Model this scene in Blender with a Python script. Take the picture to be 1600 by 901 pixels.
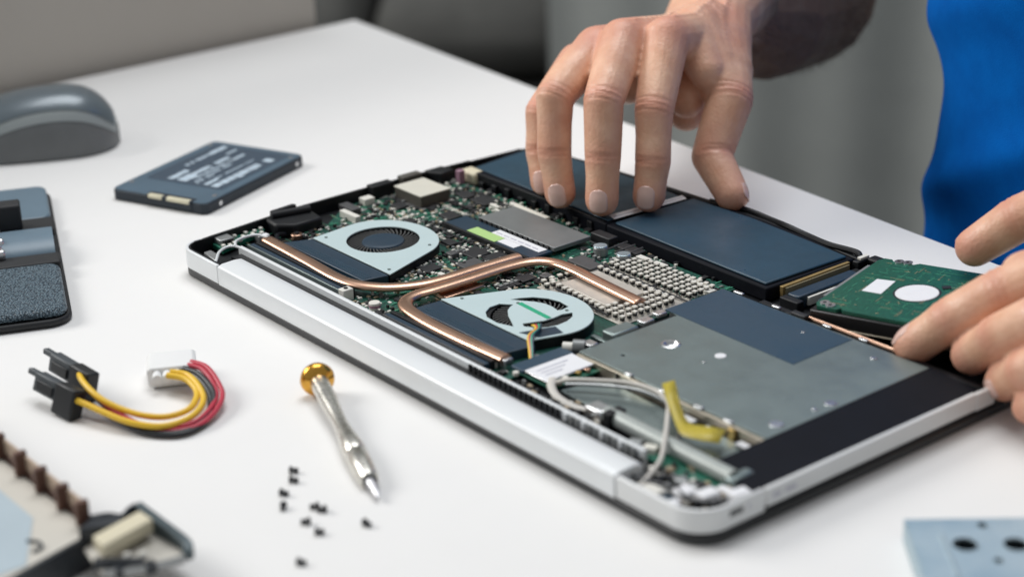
import bpy, bmesh, math, random
from mathutils import Vector, Matrix, Euler, noise
import numpy as np
random.seed(7)
S = 0.001                                   # coordinates below are millimetres
sc = bpy.context.scene
for o in list(bpy.data.objects): bpy.data.objects.remove(o)
COL = sc.collection
PI = math.pi

# ------------------------------------------------------------------ camera
cam_d = bpy.data.cameras.new('camera'); cam = bpy.data.objects.new('camera', cam_d); COL.objects.link(cam)
cam.location = (0.848404, -0.439761, 0.368307)
cam.rotation_euler = (1.1823654, 0.0294463, 0.8944139)
cam_d.sensor_width = 36; cam_d.lens = 36*2955.56/1600
cam_d.clip_start = 0.02; cam_d.clip_end = 60
cam_d.dof.use_dof = True; cam_d.dof.focus_distance = 0.955; cam_d.dof.aperture_fstop = 5.4
sc.camera = cam
# ------------------------------------------------------------------ light
w = bpy.data.worlds.new('World'); sc.world = w; w.use_nodes = True
bg = w.node_tree.nodes['Background']; bg.inputs[0].default_value = (0.93, 0.97, 1.0, 1); bg.inputs[1].default_value = 0.25
def area(name, loc, tgt, size, sizey, power, col):
    d = bpy.data.lights.new(name, 'AREA'); d.shape = 'RECTANGLE'; d.size = size; d.size_y = sizey; d.energy = power; d.color = col
    o = bpy.data.objects.new(name, d); COL.objects.link(o); o.location = loc
    o.rotation_euler = (Vector(tgt)-Vector(loc)).to_track_quat('-Z', 'Y').to_euler(); return o
area('window_light', (-2.15, -1.45, 1.75), (0.15, 0.1, 0), 1.7, 1.2, 62, (1.0, 0.985, 0.96))
area('ceiling_light', (-0.35, 0.5, 2.0), (0.1, 0.15, 0), 1.2, 1.2, 26, (0.97, 0.985, 1.0))  # unseen overhead softbox, added as fill
sc.view_settings.view_transform = 'Standard'; sc.view_settings.look = 'None'; sc.view_settings.gamma = 1
sc.view_settings.exposure = 0.22
sc.render.engine = 'CYCLES'

# ------------------------------------------------------------------ materials
MATS = {}
def mat(name, col, rough=0.5, metal=0.0, var=0.0, vscale=60.0, bump=0.0, bscale=400.0, col2=None, coat=0.0, rvar=0.0, spec=0.5, trans=0.0, sss=0.0, bdist=0.0004):
    m = bpy.data.materials.new(name); m.use_nodes = True; nt = m.node_tree; b = nt.nodes['Principled BSDF']
    b.inputs['Base Color'].default_value = (*col, 1); b.inputs['Roughness'].default_value = rough; b.inputs['Metallic'].default_value = metal
    b.inputs['Coat Weight'].default_value = coat; b.inputs['Specular IOR Level'].default_value = spec; b.inputs['Transmission Weight'].default_value = trans
    if sss:
        b.inputs['Subsurface Weight'].default_value = sss; b.inputs['Subsurface Scale'].default_value = 0.003; b.inputs['Subsurface Radius'].default_value = (1, .4, .25)
    tc = nt.nodes.new('ShaderNodeTexCoord')
    if var or col2 or rvar:
        n = nt.nodes.new('ShaderNodeTexNoise'); n.inputs['Scale'].default_value = vscale; n.inputs['Detail'].default_value = 5; n.inputs['Roughness'].default_value = .6
        nt.links.new(tc.outputs['Object'], n.inputs['Vector'])
        c2 = col2 if col2 else tuple(c*(1-var) for c in col)
        mx = nt.nodes.new('ShaderNodeMix'); mx.data_type = 'RGBA'; mx.inputs[6].default_value = (*col, 1); mx.inputs[7].default_value = (*c2, 1)
        mr = nt.nodes.new('ShaderNodeMapRange'); mr.inputs[1].default_value = .35; mr.inputs[2].default_value = .65
        nt.links.new(n.outputs[0], mr.inputs[0]); nt.links.new(mr.outputs[0], mx.inputs[0]); nt.links.new(mx.outputs[2], b.inputs['Base Color'])
        if rvar:
            m2 = nt.nodes.new('ShaderNodeMapRange'); m2.inputs[1].default_value = .3; m2.inputs[2].default_value = .7
            m2.inputs[3].default_value = max(.03, rough-rvar); m2.inputs[4].default_value = min(1, rough+rvar)
            nt.links.new(n.outputs[0], m2.inputs[0]); nt.links.new(m2.outputs[0], b.inputs['Roughness'])
    if bump:
        n2 = nt.nodes.new('ShaderNodeTexNoise'); n2.inputs['Scale'].default_value = bscale; n2.inputs['Detail'].default_value = 3
        nt.links.new(tc.outputs['Object'], n2.inputs['Vector'])
        bp = nt.nodes.new('ShaderNodeBump'); bp.inputs['Strength'].default_value = bump; bp.inputs['Distance'].default_value = bdist
        nt.links.new(n2.outputs[0], bp.inputs['Height']); nt.links.new(bp.outputs[0], b.inputs['Normal'])
    MATS[name] = m; return m
mat('table_white', (.80, .79, .775), .62, var=.035, vscale=9, rvar=.1, bump=.06, bscale=700, spec=.3)
mat('table_edge', (.70, .69, .67), .5)
mat('wall_beige', (.52, .485, .43), .8, var=.06, vscale=5)
mat('wall_grey', (.22, .22, .20), .9, var=.1, vscale=2)
mat('floor_grey', (.10, .10, .10), .7, var=.3, vscale=3)
mat('sofa_dark', (.030, .031, .028), .9, var=.3, vscale=20)
mat('cushion_grey', (.075, .075, .070), .9, var=.2, vscale=20)
mat('curtain_grey', (.33, .345, .33), .9, var=.08, vscale=12)
mat('silver', (.76, .78, .79), .38, .12, var=.03, vscale=40, bump=.04, bscale=3000, rvar=.05)
mat('silver_side', (.70, .71, .71), .42, .12, var=.04, vscale=40, bump=.05, bscale=3000)
mat('lid_black', (.022, .023, .025), .42, var=.2, vscale=50)
mat('black', (.005, .006, .008), .5, spec=.35, var=.3, vscale=120, bump=.1, bscale=900)
mat('black_soft', (.010, .011, .013), .6, spec=.35, var=.3, vscale=80)
mat('navy_film', (.016, .040, .068), .38, var=.15, vscale=60, rvar=.08, bump=.06, bscale=500)
mat('battery', (.024, .066, .104), .36, var=.25, vscale=35, rvar=.1, bump=.1, bscale=350, spec=.4)
mat('battery_side', (.005, .006, .010), .6, spec=.12, var=.2, vscale=60)
mat('navy_sticker', (.024, .058, .094), .42, var=.12, vscale=50, rvar=.08)
mat('fan_steel', (.56, .68, .69), .42, .2, var=.05, vscale=80, bump=.04, bscale=2500, rvar=.06)
mat('steel', (.24, .29, .285), .40, .7, var=.15, vscale=40, rvar=.1, bump=.03, bscale=1500)
mat('steel_bright', (.72, .73, .74), .25, .9, var=.1, vscale=200)
mat('steel_warm', (.50, .45, .36), .38, .7, var=.2, vscale=120)
mat('copper', (.72, .45, .32), .30, .95, var=.22, vscale=60, rvar=.06, bump=.02, bscale=600)
mat('pcb', (.003, .030, .023), .42, var=0, col2=(.010, .105, .072), vscale=900, bump=.2, bscale=1500)
mat('pcb_bright', (.012, .16, .10), .4, col2=(.006, .08, .05), vscale=700)
mat('pcb_hdd', (.006, .070, .042), .38, col2=(.010, .105, .066), vscale=500, bump=.2, bscale=900)
mat('trace', (.05, .26, .16), .4)
mat('trace_tan', (.30, .26, .16), .45, .2)
mat('chip', (.012, .012, .014), .5, var=.2, vscale=300)
mat('chip_grey', (.07, .07, .072), .5, var=.2, vscale=300)
mat('smd_white', (.70, .68, .62), .45)
mat('smd_tan', (.34, .27, .18), .5)
mat('smd_grey', (.32, .33, .33), .35, .5)
mat('post_white', (.70, .67, .60), .4, var=.1, vscale=500)
mat('cpu_plate', (.60, .56, .50), .4, .3, var=.15, vscale=150)
mat('label_white', (.78, .78, .80), .5, var=.03, vscale=200)
mat('label_print', (.45, .45, .52), .5)
mat('label_green', (.40, .60, .22), .5)
mat('label_cream', (.72, .70, .62), .5)
mat('green_stripe', (.01, .36, .19), .45)
mat('blade_grey', (.09, .09, .088), .4)
mat('ram_grey', (.20, .21, .21), .42, .3, var=.1, vscale=100)
mat('tube_grey', (.36, .39, .37), .4, .2, var=.1, vscale=100)
mat('block_top', (.62, .60, .52), .5, var=.04, vscale=200)
mat('block_side', (.085, .078, .065), .55, var=.2, vscale=300)
mat('gold', (.55, .38, .14), .35, .9, var=.2, vscale=300)
mat('brass_plate', (.40, .28, .11), .45, .6, var=.2, vscale=200)
mat('yellow_tape', (.78, .64, .08), .4, trans=.45, var=.1, vscale=150)
mat('yellow_connector', (.66, .60, .44), .5)
mat('cable_white', (.60, .57, .52), .5)
mat('cap_top', (.55, .68, .74), .25, .7)
mat('purple_ring', (.32, .18, .24), .4)
mat('hdd_edge', (.03, .03, .032), .35, .6)
mat('ssd_body', (.025, .034, .045), .42, .35, var=.1, vscale=60)
mat('ssd_top', (.10, .16, .215), .40, .2, var=.12, vscale=25)
mat('ssd_label', (.045, .072, .105), .4)
mat('ssd_print', (.50, .60, .68), .5)
mat('contact_cream', (.75, .70, .52), .4, .3)
mat('mouse_body', (.16, .168, .17), .5, var=.1, vscale=60, bump=.08, bscale=2500)
mat('mouse_band', (.30, .33, .33), .42)
mat('mouse_shell', (.13, .16, .18), .30, .2, coat=.2)
mat('leather', (.085, .15, .21), .42)
mat('leather_smooth', (.14, .205, .26), .38, var=.1, vscale=60, bump=.1, bscale=500)
mat('leather_edge', (.008, .009, .011), .55)
mat('strap_black', (.013, .014, .016), .6, var=.2, vscale=200, bump=.2, bscale=2500)
mat('wire_yellow', (.80, .50, .03), .38)
mat('wire_red', (.52, .03, .06), .38)
mat('wire_black', (.012, .014, .017), .35)
mat('conn_black', (.010, .012, .014), .45)
mat('conn_grey', (.060, .070, .078), .45)
mat('molex_white', (.92, .92, .91), .3, trans=.12)
mat('gold_cap', (.80, .42, .07), .22, .9, var=.15, vscale=150)
mat('driver_steel', (.78, .76, .70), .26, 1.0, var=.1, vscale=150, rvar=.06)
mat('driver_tip', (.52, .52, .54), .3, 1.0)
mat('screw_black', (.010, .011, .013), .4, .3)
mat('caddy_copper', (.15, .080, .060), .5, .3, var=.3, vscale=60)
mat('caddy_tan', (.52, .40, .30), .5, .2, var=.15, vscale=60)
mat('caddy_cream', (.58, .55, .49), .5, var=.05, vscale=30)
mat('caddy_blue', (.42, .50, .55), .45, var=.05, vscale=30)
mat('caddy_dark', (.020, .025, .032), .4, var=.3, vscale=60)
mat('caddy_rim', (.05, .075, .085), .4, .2, var=.2, vscale=80)
mat('teal_steel', (.34, .47, .53), .38, .4, var=.25, vscale=35, rvar=.1, col2=(.40, .50, .55))
mat('hole_dark', (.05, .06, .065), .6)  # shade inside the bracket holes, given as a colour
mat('shirt_blue', (.001, .13, .50), .9, spec=.06, col2=(.001, .10, .41), vscale=30, bump=.5, bscale=900)
mat('dark_sleeve', (.15, .11, .10), .95, spec=.15, var=.3, vscale=40, bump=.4, bscale=900)
mat('nail', (.74, .50, .43), .22, coat=.3)
mat('arm_hair', (.030, .020, .015), .6)
# pebbled leather
m = MATS['leather']; nt = m.node_tree; b = nt.nodes['Principled BSDF']
tc = nt.nodes.new('ShaderNodeTexCoord'); v = nt.nodes.new('ShaderNodeTexVoronoi'); v.inputs['Scale'].default_value = 800
bp = nt.nodes.new('ShaderNodeBump'); bp.inputs['Strength'].default_value = 1; bp.inputs['Distance'].default_value = .0022; bp.invert = True
nt.links.new(tc.outputs['Object'], v.inputs['Vector']); nt.links.new(v.outputs['Distance'], bp.inputs['Height']); nt.links.new(bp.outputs[0], b.inputs['Normal'])
cr = nt.nodes.new('ShaderNodeMix'); cr.data_type = 'RGBA'; cr.inputs[6].default_value = (.22, .31, .37, 1); cr.inputs[7].default_value = (.040, .066, .09, 1)
m3 = nt.nodes.new('ShaderNodeMapRange'); m3.inputs[1].default_value = .15; m3.inputs[2].default_value = .7; nt.links.new(v.outputs['Distance'], m3.inputs[0]); nt.links.new(m3.outputs[0], cr.inputs[0]); nt.links.new(cr.outputs[2], b.inputs['Base Color'])
# skin: colour from a per-vertex redness attribute (knuckles, fingertips) and fine mottling
m = mat('skin', (.52, .33, .25), .5, bump=.38, bscale=560, sss=.08, bdist=.0008); nt = m.node_tree; b = nt.nodes['Principled BSDF']
at = nt.nodes.new('ShaderNodeAttribute'); at.attribute_name = 'redness'
tc = nt.nodes.new('ShaderNodeTexCoord'); n = nt.nodes.new('ShaderNodeTexNoise'); n.inputs['Scale'].default_value = 90; n.inputs['Detail'].default_value = 6
nt.links.new(tc.outputs['Object'], n.inputs['Vector'])
mx0 = nt.nodes.new('ShaderNodeMix'); mx0.data_type = 'RGBA'; mx0.inputs[6].default_value = (.83, .52, .36, 1); mx0.inputs[7].default_value = (.68, .365, .23, 1)
mr = nt.nodes.new('ShaderNodeMapRange'); mr.inputs[1].default_value = .3; mr.inputs[2].default_value = .7
nt.links.new(n.outputs[0], mr.inputs[0]); nt.links.new(mr.outputs[0], mx0.inputs[0])
mx1 = nt.nodes.new('ShaderNodeMix'); mx1.data_type = 'RGBA'; mx1.inputs[7].default_value = (.58, .22, .155, 1)
n4 = nt.nodes.new('ShaderNodeTexNoise'); n4.inputs['Scale'].default_value = 38; n4.inputs['Detail'].default_value = 4; nt.links.new(tc.outputs['Object'], n4.inputs['Vector'])
mr4 = nt.nodes.new('ShaderNodeMapRange'); mr4.inputs[1].default_value = .45; mr4.inputs[2].default_value = .72; mr4.inputs[4].default_value = .65; nt.links.new(n4.outputs[0], mr4.inputs[0])
mx4 = nt.nodes.new('ShaderNodeMix'); mx4.data_type = 'RGBA'; mx4.inputs[7].default_value = (.60, .29, .205, 1); nt.links.new(mr4.outputs[0], mx4.inputs[0]); nt.links.new(mx0.outputs[2], mx4.inputs[6])
mr5 = nt.nodes.new('ShaderNodeMapRange'); mr5.inputs[1].default_value = .3; mr5.inputs[2].default_value = .7; mr5.inputs[3].default_value = .36; mr5.inputs[4].default_value = .6; nt.links.new(n.outputs[0], mr5.inputs[0]); nt.links.new(mr5.outputs[0], b.inputs['Roughness'])
at2 = nt.nodes.new('ShaderNodeAttribute'); at2.attribute_name = 'tan'  # mixes painted forearm shade into the skin colour
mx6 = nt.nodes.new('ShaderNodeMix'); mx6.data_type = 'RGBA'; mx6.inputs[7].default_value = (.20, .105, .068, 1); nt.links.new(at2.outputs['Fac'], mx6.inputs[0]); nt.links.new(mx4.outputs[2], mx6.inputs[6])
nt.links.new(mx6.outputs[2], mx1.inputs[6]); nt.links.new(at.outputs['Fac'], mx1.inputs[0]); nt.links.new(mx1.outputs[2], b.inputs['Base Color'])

# ------------------------------------------------------------------ mesh helpers
class MB:
    def __init__(s): s.v = []; s.f = []; s.m = []
    def add(s, vs, fs, mi=0):
        o = len(s.v); s.v += [tuple(q) for q in vs]; s.f += [tuple(i+o for i in f) for f in fs]; s.m += [mi]*len(fs); return s
    def box(s, x0, x1, y0, y1, z0, z1, mi=0, rot=0, c=None):
        vs = [(x, y, z) for z in (z0, z1) for x, y in ((x0, y0), (x1, y0), (x1, y1), (x0, y1))]
        if rot:
            cx, cy = c if c else ((x0+x1)/2, (y0+y1)/2); ca, sa = math.cos(rot), math.sin(rot)
            vs = [(cx+(x-cx)*ca-(y-cy)*sa, cy+(x-cx)*sa+(y-cy)*ca, z) for x, y, z in vs]
        return s.add(vs, [(0, 3, 2, 1), (4, 5, 6, 7), (0, 1, 5, 4), (1, 2, 6, 5), (2, 3, 7, 6), (3, 0, 4, 7)], mi)
    def prism(s, poly, z0, z1, mi=0):
        n = len(poly); vs = [(x, y, z0) for x, y in poly]+[(x, y, z1) for x, y in poly]
        return s.add(vs, [tuple(range(n-1, -1, -1)), tuple(range(n, 2*n))]+[(i, (i+1) % n, n+(i+1) % n, n+i) for i in range(n)], mi)
    def cyl(s, x, y, z0, z1, r, n=20, mi=0, r1=None):
        r1 = r if r1 is None else r1
        vs = [(x+r*math.cos(2*PI*i/n), y+r*math.sin(2*PI*i/n), z0) for i in range(n)]+[(x+r1*math.cos(2*PI*i/n), y+r1*math.sin(2*PI*i/n), z1) for i in range(n)]
        return s.add(vs, [tuple(range(n-1, -1, -1)), tuple(range(n, 2*n))]+[(i, (i+1) % n, n+(i+1) % n, n+i) for i in range(n)], mi)
    def plate(s, outer, holes, z0, z1, mi=0):
        bm = bmesh.new(); loops = []
        for lp in [outer]+holes:
            vs = [bm.verts.new((x, y, 0)) for x, y in lp]
            for i in range(len(vs)): bm.edges.new((vs[i], vs[(i+1) % len(vs)]))
            loops.append(vs)
        bmesh.ops.triangle_fill(bm, use_beauty=True, use_dissolve=False, edges=bm.edges[:], normal=(0, 0, 1))
        bm.verts.index_update(); nv = len(bm.verts)
        pts = [v.co[:2] for v in bm.verts]; tris = []
        for f in bm.faces:
            t = [v.index for v in f.verts]
            a, b_, c = (pts[i] for i in t[:3])
            if (b_[0]-a[0])*(c[1]-a[1])-(b_[1]-a[1])*(c[0]-a[0]) < 0: t.reverse()
            tris.append(tuple(t))
        fs = [tuple(i+nv for i in t) for t in tris]+[tuple(reversed(t)) for t in tris]; k = 0
        for li, vs in enumerate(loops):
            n = len(vs); ar = sum(pts[k+i][0]*pts[k+(i+1) % n][1]-pts[k+(i+1) % n][0]*pts[k+i][1] for i in range(n))
            for i in range(n):
                a, b_ = k+i, k+(i+1) % n
                q = (a, b_, b_+nv, a+nv)
                fs.append(q if (ar > 0) == (li == 0) else tuple(reversed(q)))
            k += n
        bm.free()
        return s.add([(x, y, z0) for x, y in pts]+[(x, y, z1) for x, y in pts], fs, mi)
    def tube(s, pts, r, n=10, mi=0, flat=None, cap=True):
        P = [Vector(q) for q in pts]; N = len(P); rs = r if isinstance(r, (list, tuple)) else [r]*N
        up = Vector((0, 0, 1)); vs = []
        for i in range(N):
            t = (P[min(i+1, N-1)]-P[max(i-1, 0)]).normalized()
            a = t.cross(up)
            if a.length < 1e-3: a = t.cross(Vector((0, 1, 0)))
            a.normalize(); b_ = a.cross(t).normalized(); fl = flat if flat else 1
            for k in range(n):
                an = 2*PI*k/n; vs.append(P[i]+a*rs[i]*math.cos(an)+b_*rs[i]*fl*math.sin(an))
        fs = [(i*n+k, i*n+(k+1) % n, (i+1)*n+(k+1) % n, (i+1)*n+k) for i in range(N-1) for k in range(n)]
        if cap: fs += [tuple(range(n-1, -1, -1)), tuple(range((N-1)*n, N*n))]
        return s.add(vs, fs, mi)
    def lathe(s, prof, origin, axis, n=32, mi=0):
        o = Vector(origin); ax = Vector(axis).normalized(); q = ax.to_track_quat('Z', 'Y'); vs = []
        for (t, r) in prof:
            for k in range(n):
                an = 2*PI*k/n; vs.append(o+q @ Vector((r*math.cos(an), r*math.sin(an), t)))
        N = len(prof)
        fs = [(i*n+k, i*n+(k+1) % n, (i+1)*n+(k+1) % n, (i+1)*n+k) for i in range(N-1) for k in range(n)]+[tuple(range(n-1, -1, -1)), tuple(range((N-1)*n, N*n))]
        return s.add(vs, fs, mi)
    def mesh(s, name, smooth=40):
        me = bpy.data.meshes.new(name); me.from_pydata([(x*S, y*S, z*S) for x, y, z in s.v], [], s.f)
        if len(set(s.m)) > 1: me.polygons.foreach_set('material_index', s.m)
        me.validate(); 
        if smooth:
            me.polygons.foreach_set('use_smooth', [True]*len(me.polygons)); me.set_sharp_from_angle(angle=math.radians(smooth))
        me.update(); return me
    def build(s, name, mats, parent=None, bevel=0, smooth=40, seg=2, kind=None, label=None, loc=None, rot=None):
        me = s.mesh(name, smooth)
        for m_ in ([mats] if isinstance(mats, str) else mats): me.materials.append(MATS[m_])
        o = bpy.data.objects.new(name, me); COL.objects.link(o)
        if parent: o.parent = parent
        if bevel:
            b_ = o.modifiers.new('bevel', 'BEVEL'); b_.width = bevel*S; b_.segments = seg; b_.limit_method = 'ANGLE'; b_.angle_limit = math.radians(35); b_.harden_normals = False
        if kind: o['kind'] = kind
        if label: o['label'] = label
        if loc: o.location = [q*S for q in loc]
        if rot: o.rotation_euler = rot
        return o
def empty(name, label, cat, loc=(0, 0, 0), rot=(0, 0, 0), group=None):
    o = bpy.data.objects.new(name, None); COL.objects.link(o); o.location = [q*S for q in loc]; o.rotation_euler = rot; o.empty_display_size = .01
    o['label'] = label; o['category'] = cat
    if group: o['group'] = group
    return o
def tag(o, label, cat, group=None):
    o['label'] = label; o['category'] = cat
    if group: o['group'] = group
    return o
def rrect(x0, x1, y0, y1, r, n=8):
    rs = r if isinstance(r, (list, tuple)) else [r]*4; P = []
    for (cx, cy, a0, rr) in ((x0+rs[0], y0+rs[0], PI, rs[0]), (x1-rs[1], y0+rs[1], 1.5*PI, rs[1]), (x1-rs[2], y1-rs[2], 0, rs[2]), (x0+rs[3], y1-rs[3], .5*PI, rs[3])):
        for i in range(n+1): P.append((cx+rr*math.cos(a0+.5*PI*i/n), cy+rr*math.sin(a0+.5*PI*i/n)))
    return P
def circ(x, y, r, n=24, a0=0): return [(x+r*math.cos(a0+2*PI*i/n), y+r*math.sin(a0+2*PI*i/n)) for i in range(n)]
def spline(pts, sub=8):
    P = [Vector(q) for q in pts]; out = []
    for i in range(len(P)-1):
        p0 = P[max(i-1, 0)]; p1 = P[i]; p2 = P[i+1]; p3 = P[min(i+2, len(P)-1)]
        for k in range(sub):
            t = k/sub; out.append(.5*((2*p1)+(p2-p0)*t+(2*p0-5*p1+4*p2-p3)*t*t+(3*p1-p0-3*p2+p3)*t**3))
    out.append(P[-1]); return out
def share(o, name, parent, loc, rot=None):
    c = bpy.data.objects.new(name, o.data); COL.objects.link(c); c.parent = parent; c.location = [q*S for q in loc]
    if rot: c.rotation_euler = rot
    return c

# ================================================================== setting
g = MB().add([(-9000, -6000, -740), (7000, -6000, -740), (7000, 9000, -740), (-9000, 9000, -740)], [(0, 1, 2, 3)]).build('floor', 'floor_grey', smooth=0); g['kind'] = 'structure'
# back wall across the line of sight, well behind the table
def vwall(name, a, b, z0, z1, t, m_):
    d = Vector((b[0]-a[0], b[1]-a[1], 0)).normalized(); nrm = Vector((-d.y, d.x, 0))*t
    p = [a, b, (b[0]+nrm.x, b[1]+nrm.y), (a[0]+nrm.x, a[1]+nrm.y)]
    o = MB().prism(p, z0, z1).build(name, m_, smooth=0); o['kind'] = 'structure'; return o
vwall('back_wall', (600, 3900), (-3400, 700), -740, 2000, 80, 'wall_grey')
# table
tb = empty('table', 'white laminate table top under the opened laptop', 'table', (0, 0, -740))
top = [(-392, -1100), (1500, -1100), (1500, 226), (260, 324.5), (-386, 377)]
MB().prism([(x, y) for x, y in top], 715, 740-0.0).build('tabletop', 'table_white', tb, bevel=1.2)
for x, y in ((-330, 290), (-330, -1000), (1400, -1000), (1400, 160)):
    MB().box(x-25, x+25, y-25, y+25, 0, 714.8).build('leg', 'table_edge', tb, bevel=3)
# wall at the left end of the table with a ledge
wl = MB().prism([(-412, -1300), (-394, 345), (-470, 345), (-500, -1300)], -740, 230).build('side_wall', 'wall_beige', smooth=0); wl['kind'] = 'structure'
# dark sofa far behind, and a curtain
sf = empty('sofa', 'dark grey upholstered sofa blurred behind the table', 'sofa', (-1480, 1160, -740), (0, 0, math.radians(51)))
MB().box(-480, 480, -400, 400, 90, 400).build('seat', 'sofa_dark', sf, bevel=60, seg=4)
MB().box(-480, 480, 200, 420, 401, 800).build('backrest', 'sofa_dark', sf, bevel=70, seg=4)
for x in (-238, 238): MB().box(x-232, x+232, -380, 190, 402, 520).build('seat_cushion', 'cushion_grey', sf, bevel=55, seg=4)
for x in (-585, 585): MB().box(x-98, x+98, -400, 420, 60, 600).build('armrest', 'sofa_dark', sf, bevel=60, seg=4)
cb = MB(); P = []
for i in range(121):
    t = i/120*1700; P.append((t, 16*math.sin(t*.017)+7*math.sin(t*.041+1)))
vs = [(x, y, z) for z in (0, 2400) for x, y in P]+[(x, y+6, z) for z in (0, 2400) for x, y in P]; n = len(P)
fs = [(i, i+1, n+i+1, n+i) for i in range(n-1)]+[(2*n+i, 3*n+i, 3*n+i+1, 2*n+i+1) for i in range(n-1)]
cu = cb.add(vs, fs).build('curtain', 'curtain_grey', smooth=180, loc=(-1000, 1080, -735), rot=(0, 0, math.radians(40))); tag(cu, 'grey hanging curtain in folds behind the arm', 'curtain')

# ================================================================== laptop
W, D = 396.5, 252.0
LT = empty('laptop', 'silver laptop lying upside down with its bottom cover removed', 'laptop')
outline = [(14, 0)]
def arc(cx, cy, r, a0, a1, n=8): return [(cx+r*math.cos(a0+(a1-a0)*i/n), cy+r*math.sin(a0+(a1-a0)*i/n)) for i in range(n+1)]
def body_outline(ins):
    P = arc(12, 12, 12-ins, PI, 1.5*PI)+arc(W-15, 15, 15-ins, 1.5*PI, 2*PI)+arc(W-10, D-10, 10-ins, 0, .5*PI)
    P += [(252, D-ins), (225, D+3-ins), (190, D+5.5-ins), (150, D+5.5-ins), (90, D+3-ins), (40, D-ins)]
    P += arc(6, D-14, 10-ins, .5*PI, PI)
    P += [(-6+ins, 200), (-8+ins, 160), (-8.5+ins, 120), (-8+ins, 80), (-5+ins, 55), (-3+ins, 38), (-1.5+ins, 22)]
    return P
MB().prism(body_outline(.3), .4, 4.5).build('display_lid', 'lid_black', LT, bevel=.9)
MB().prism(body_outline(1.3), 4.5, 5.6).build('lid_gap', 'black', LT)
MB().prism(body_outline(1.0), 5.6, 6.8).build('inner_floor', 'black', LT)
# shell: silver rim pieces along the hinge edge corners and the right side, black rim elsewhere
def ring_piece(name, pts_o, pts_i, z0, z1, m_, bev=.5):
    return MB().prism(pts_o+list(reversed(pts_i)), z0, z1).build(name, m_, LT, bevel=bev, seg=3)
o_ = arc(12, 12, 12, PI+.25, 1.5*PI); i_ = arc(12, 12, 10.2, PI+.25, 1.5*PI)
ring_piece('corner_shell', o_+[(41, 0)], i_+[(41, 1.8)], 5, 15.4, 'silver')
o_ = arc(W-15, 15, 15, 1.5*PI, 2*PI, 14); i_ = arc(W-15, 15, 12.6, 1.5*PI, 2*PI, 14)
ring_piece('corner_shell', [(349.3, 0)]+o_+[(W, 36.2)], [(349.3, 2.2)]+i_+[(W-2.4, 36.2)], 5.4, 15.4, 'silver_side', .8)
ring_piece('side_shell', [(W, 164.8), (W, 177)], [(W-2.4, 164.8), (W-2.4, 177)], 6.5, 14.6, 'silver_side')
ring_piece('front_rim', [(W, 177.4)]+arc(W-10, D-10, 10, 0, .5*PI)+[(252, D), (225, D+3), (190, D+5.5), (150, D+5.5), (90, D+3), (40, D)]+arc(6, D-14, 10, .5*PI, PI),
           [(W-3, 177.4)]+arc(W-10, D-10, 7, 0, .5*PI)+[(252, D-3), (225, D), (190, D+2.5), (150, D+2.5), (90, D), (40, D-3)]+arc(6, D-14, 7, .5*PI, PI), 5, 13.6, 'black', .6)
ring_piece('left_rim', [(-6, 200), (-8, 160), (-8.5, 120), (-8, 80), (-5, 55), (-3, 38), (-1.5, 22), (.3, 10)], [(-4.2, 200), (-6.2, 160), (-6.7, 120), (-6.2, 80), (-3.2, 55), (-1.2, 38), (.4, 22), (2, 10)], 5, 14.8, 'black', .4)
ring_piece('left_rim', [(-4, 237), (-6, 200.3)], [(-1.5, 237), (-4.2, 200.3)], 5, 14.2, 'black', .4)
MB().prism(arc(12, 12, 12.03, PI-.2, PI+.24)+list(reversed(arc(12, 12, 11, PI-.2, PI+.24))), 5, 15.2).build('corner_rim', 'silver', LT)
MB().prism(arc(12, 12, 10.15, PI-.2, 1.5*PI)+[(40.5, 1.85), (40.5, 2.8)]+list(reversed(arc(12, 12, 9.2, PI-.2, 1.5*PI))), 6.9, 15.3).build('corner_liner', 'black', LT)
# optical drive bezel with seams, eject slot marks
bz = MB().box(W-2.2, W+.15, 37, 164.2, 7.2, 15.2).build('drive_bezel', 'silver_side', LT, bevel=.5)
for y0, y1 in ((40, 44.5), (47, 53)): MB().box(W+.1, W+.35, y0, y1, 10.3, 12.1).build('bezel_mark', 'label_print', bz, bevel=.1)
MB().box(W-.8, W+.12, 16.5, 24, 10.2, 12.6).build('lock_slot', 'black', LT, bevel=.2)
MB().box(W-.8, W+.1, 26.5, 27.6, 10.6, 12.4).build('slot_mark', 'label_print', LT)
# hinge cover bar
hb = MB(); prof = [(-.2, 4.8), (-.2, 14.2), (.5, 15.2), (2.5, 15.9), (10, 16.2), (14, 15.8), (15.6, 14.6), (16, 12.5), (16, 6.9), (1.2, 6.9), (1.2, 4.8)]
def extr(mb, prof, x0, x1, mi=0):
    n = len(prof); return mb.add([(x0, y, z) for y, z in prof]+[(x1, y, z) for y, z in prof], [tuple(range(n)), tuple(range(2*n-1, n-1, -1))]+[(i, n+i, n+(i+1) % n, (i+1) % n) for i in range(n)], mi)
extr(hb, prof, 41.7, 348.7).build('hinge_cover', 'silver', LT, bevel=.6, seg=3, smooth=50)
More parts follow.
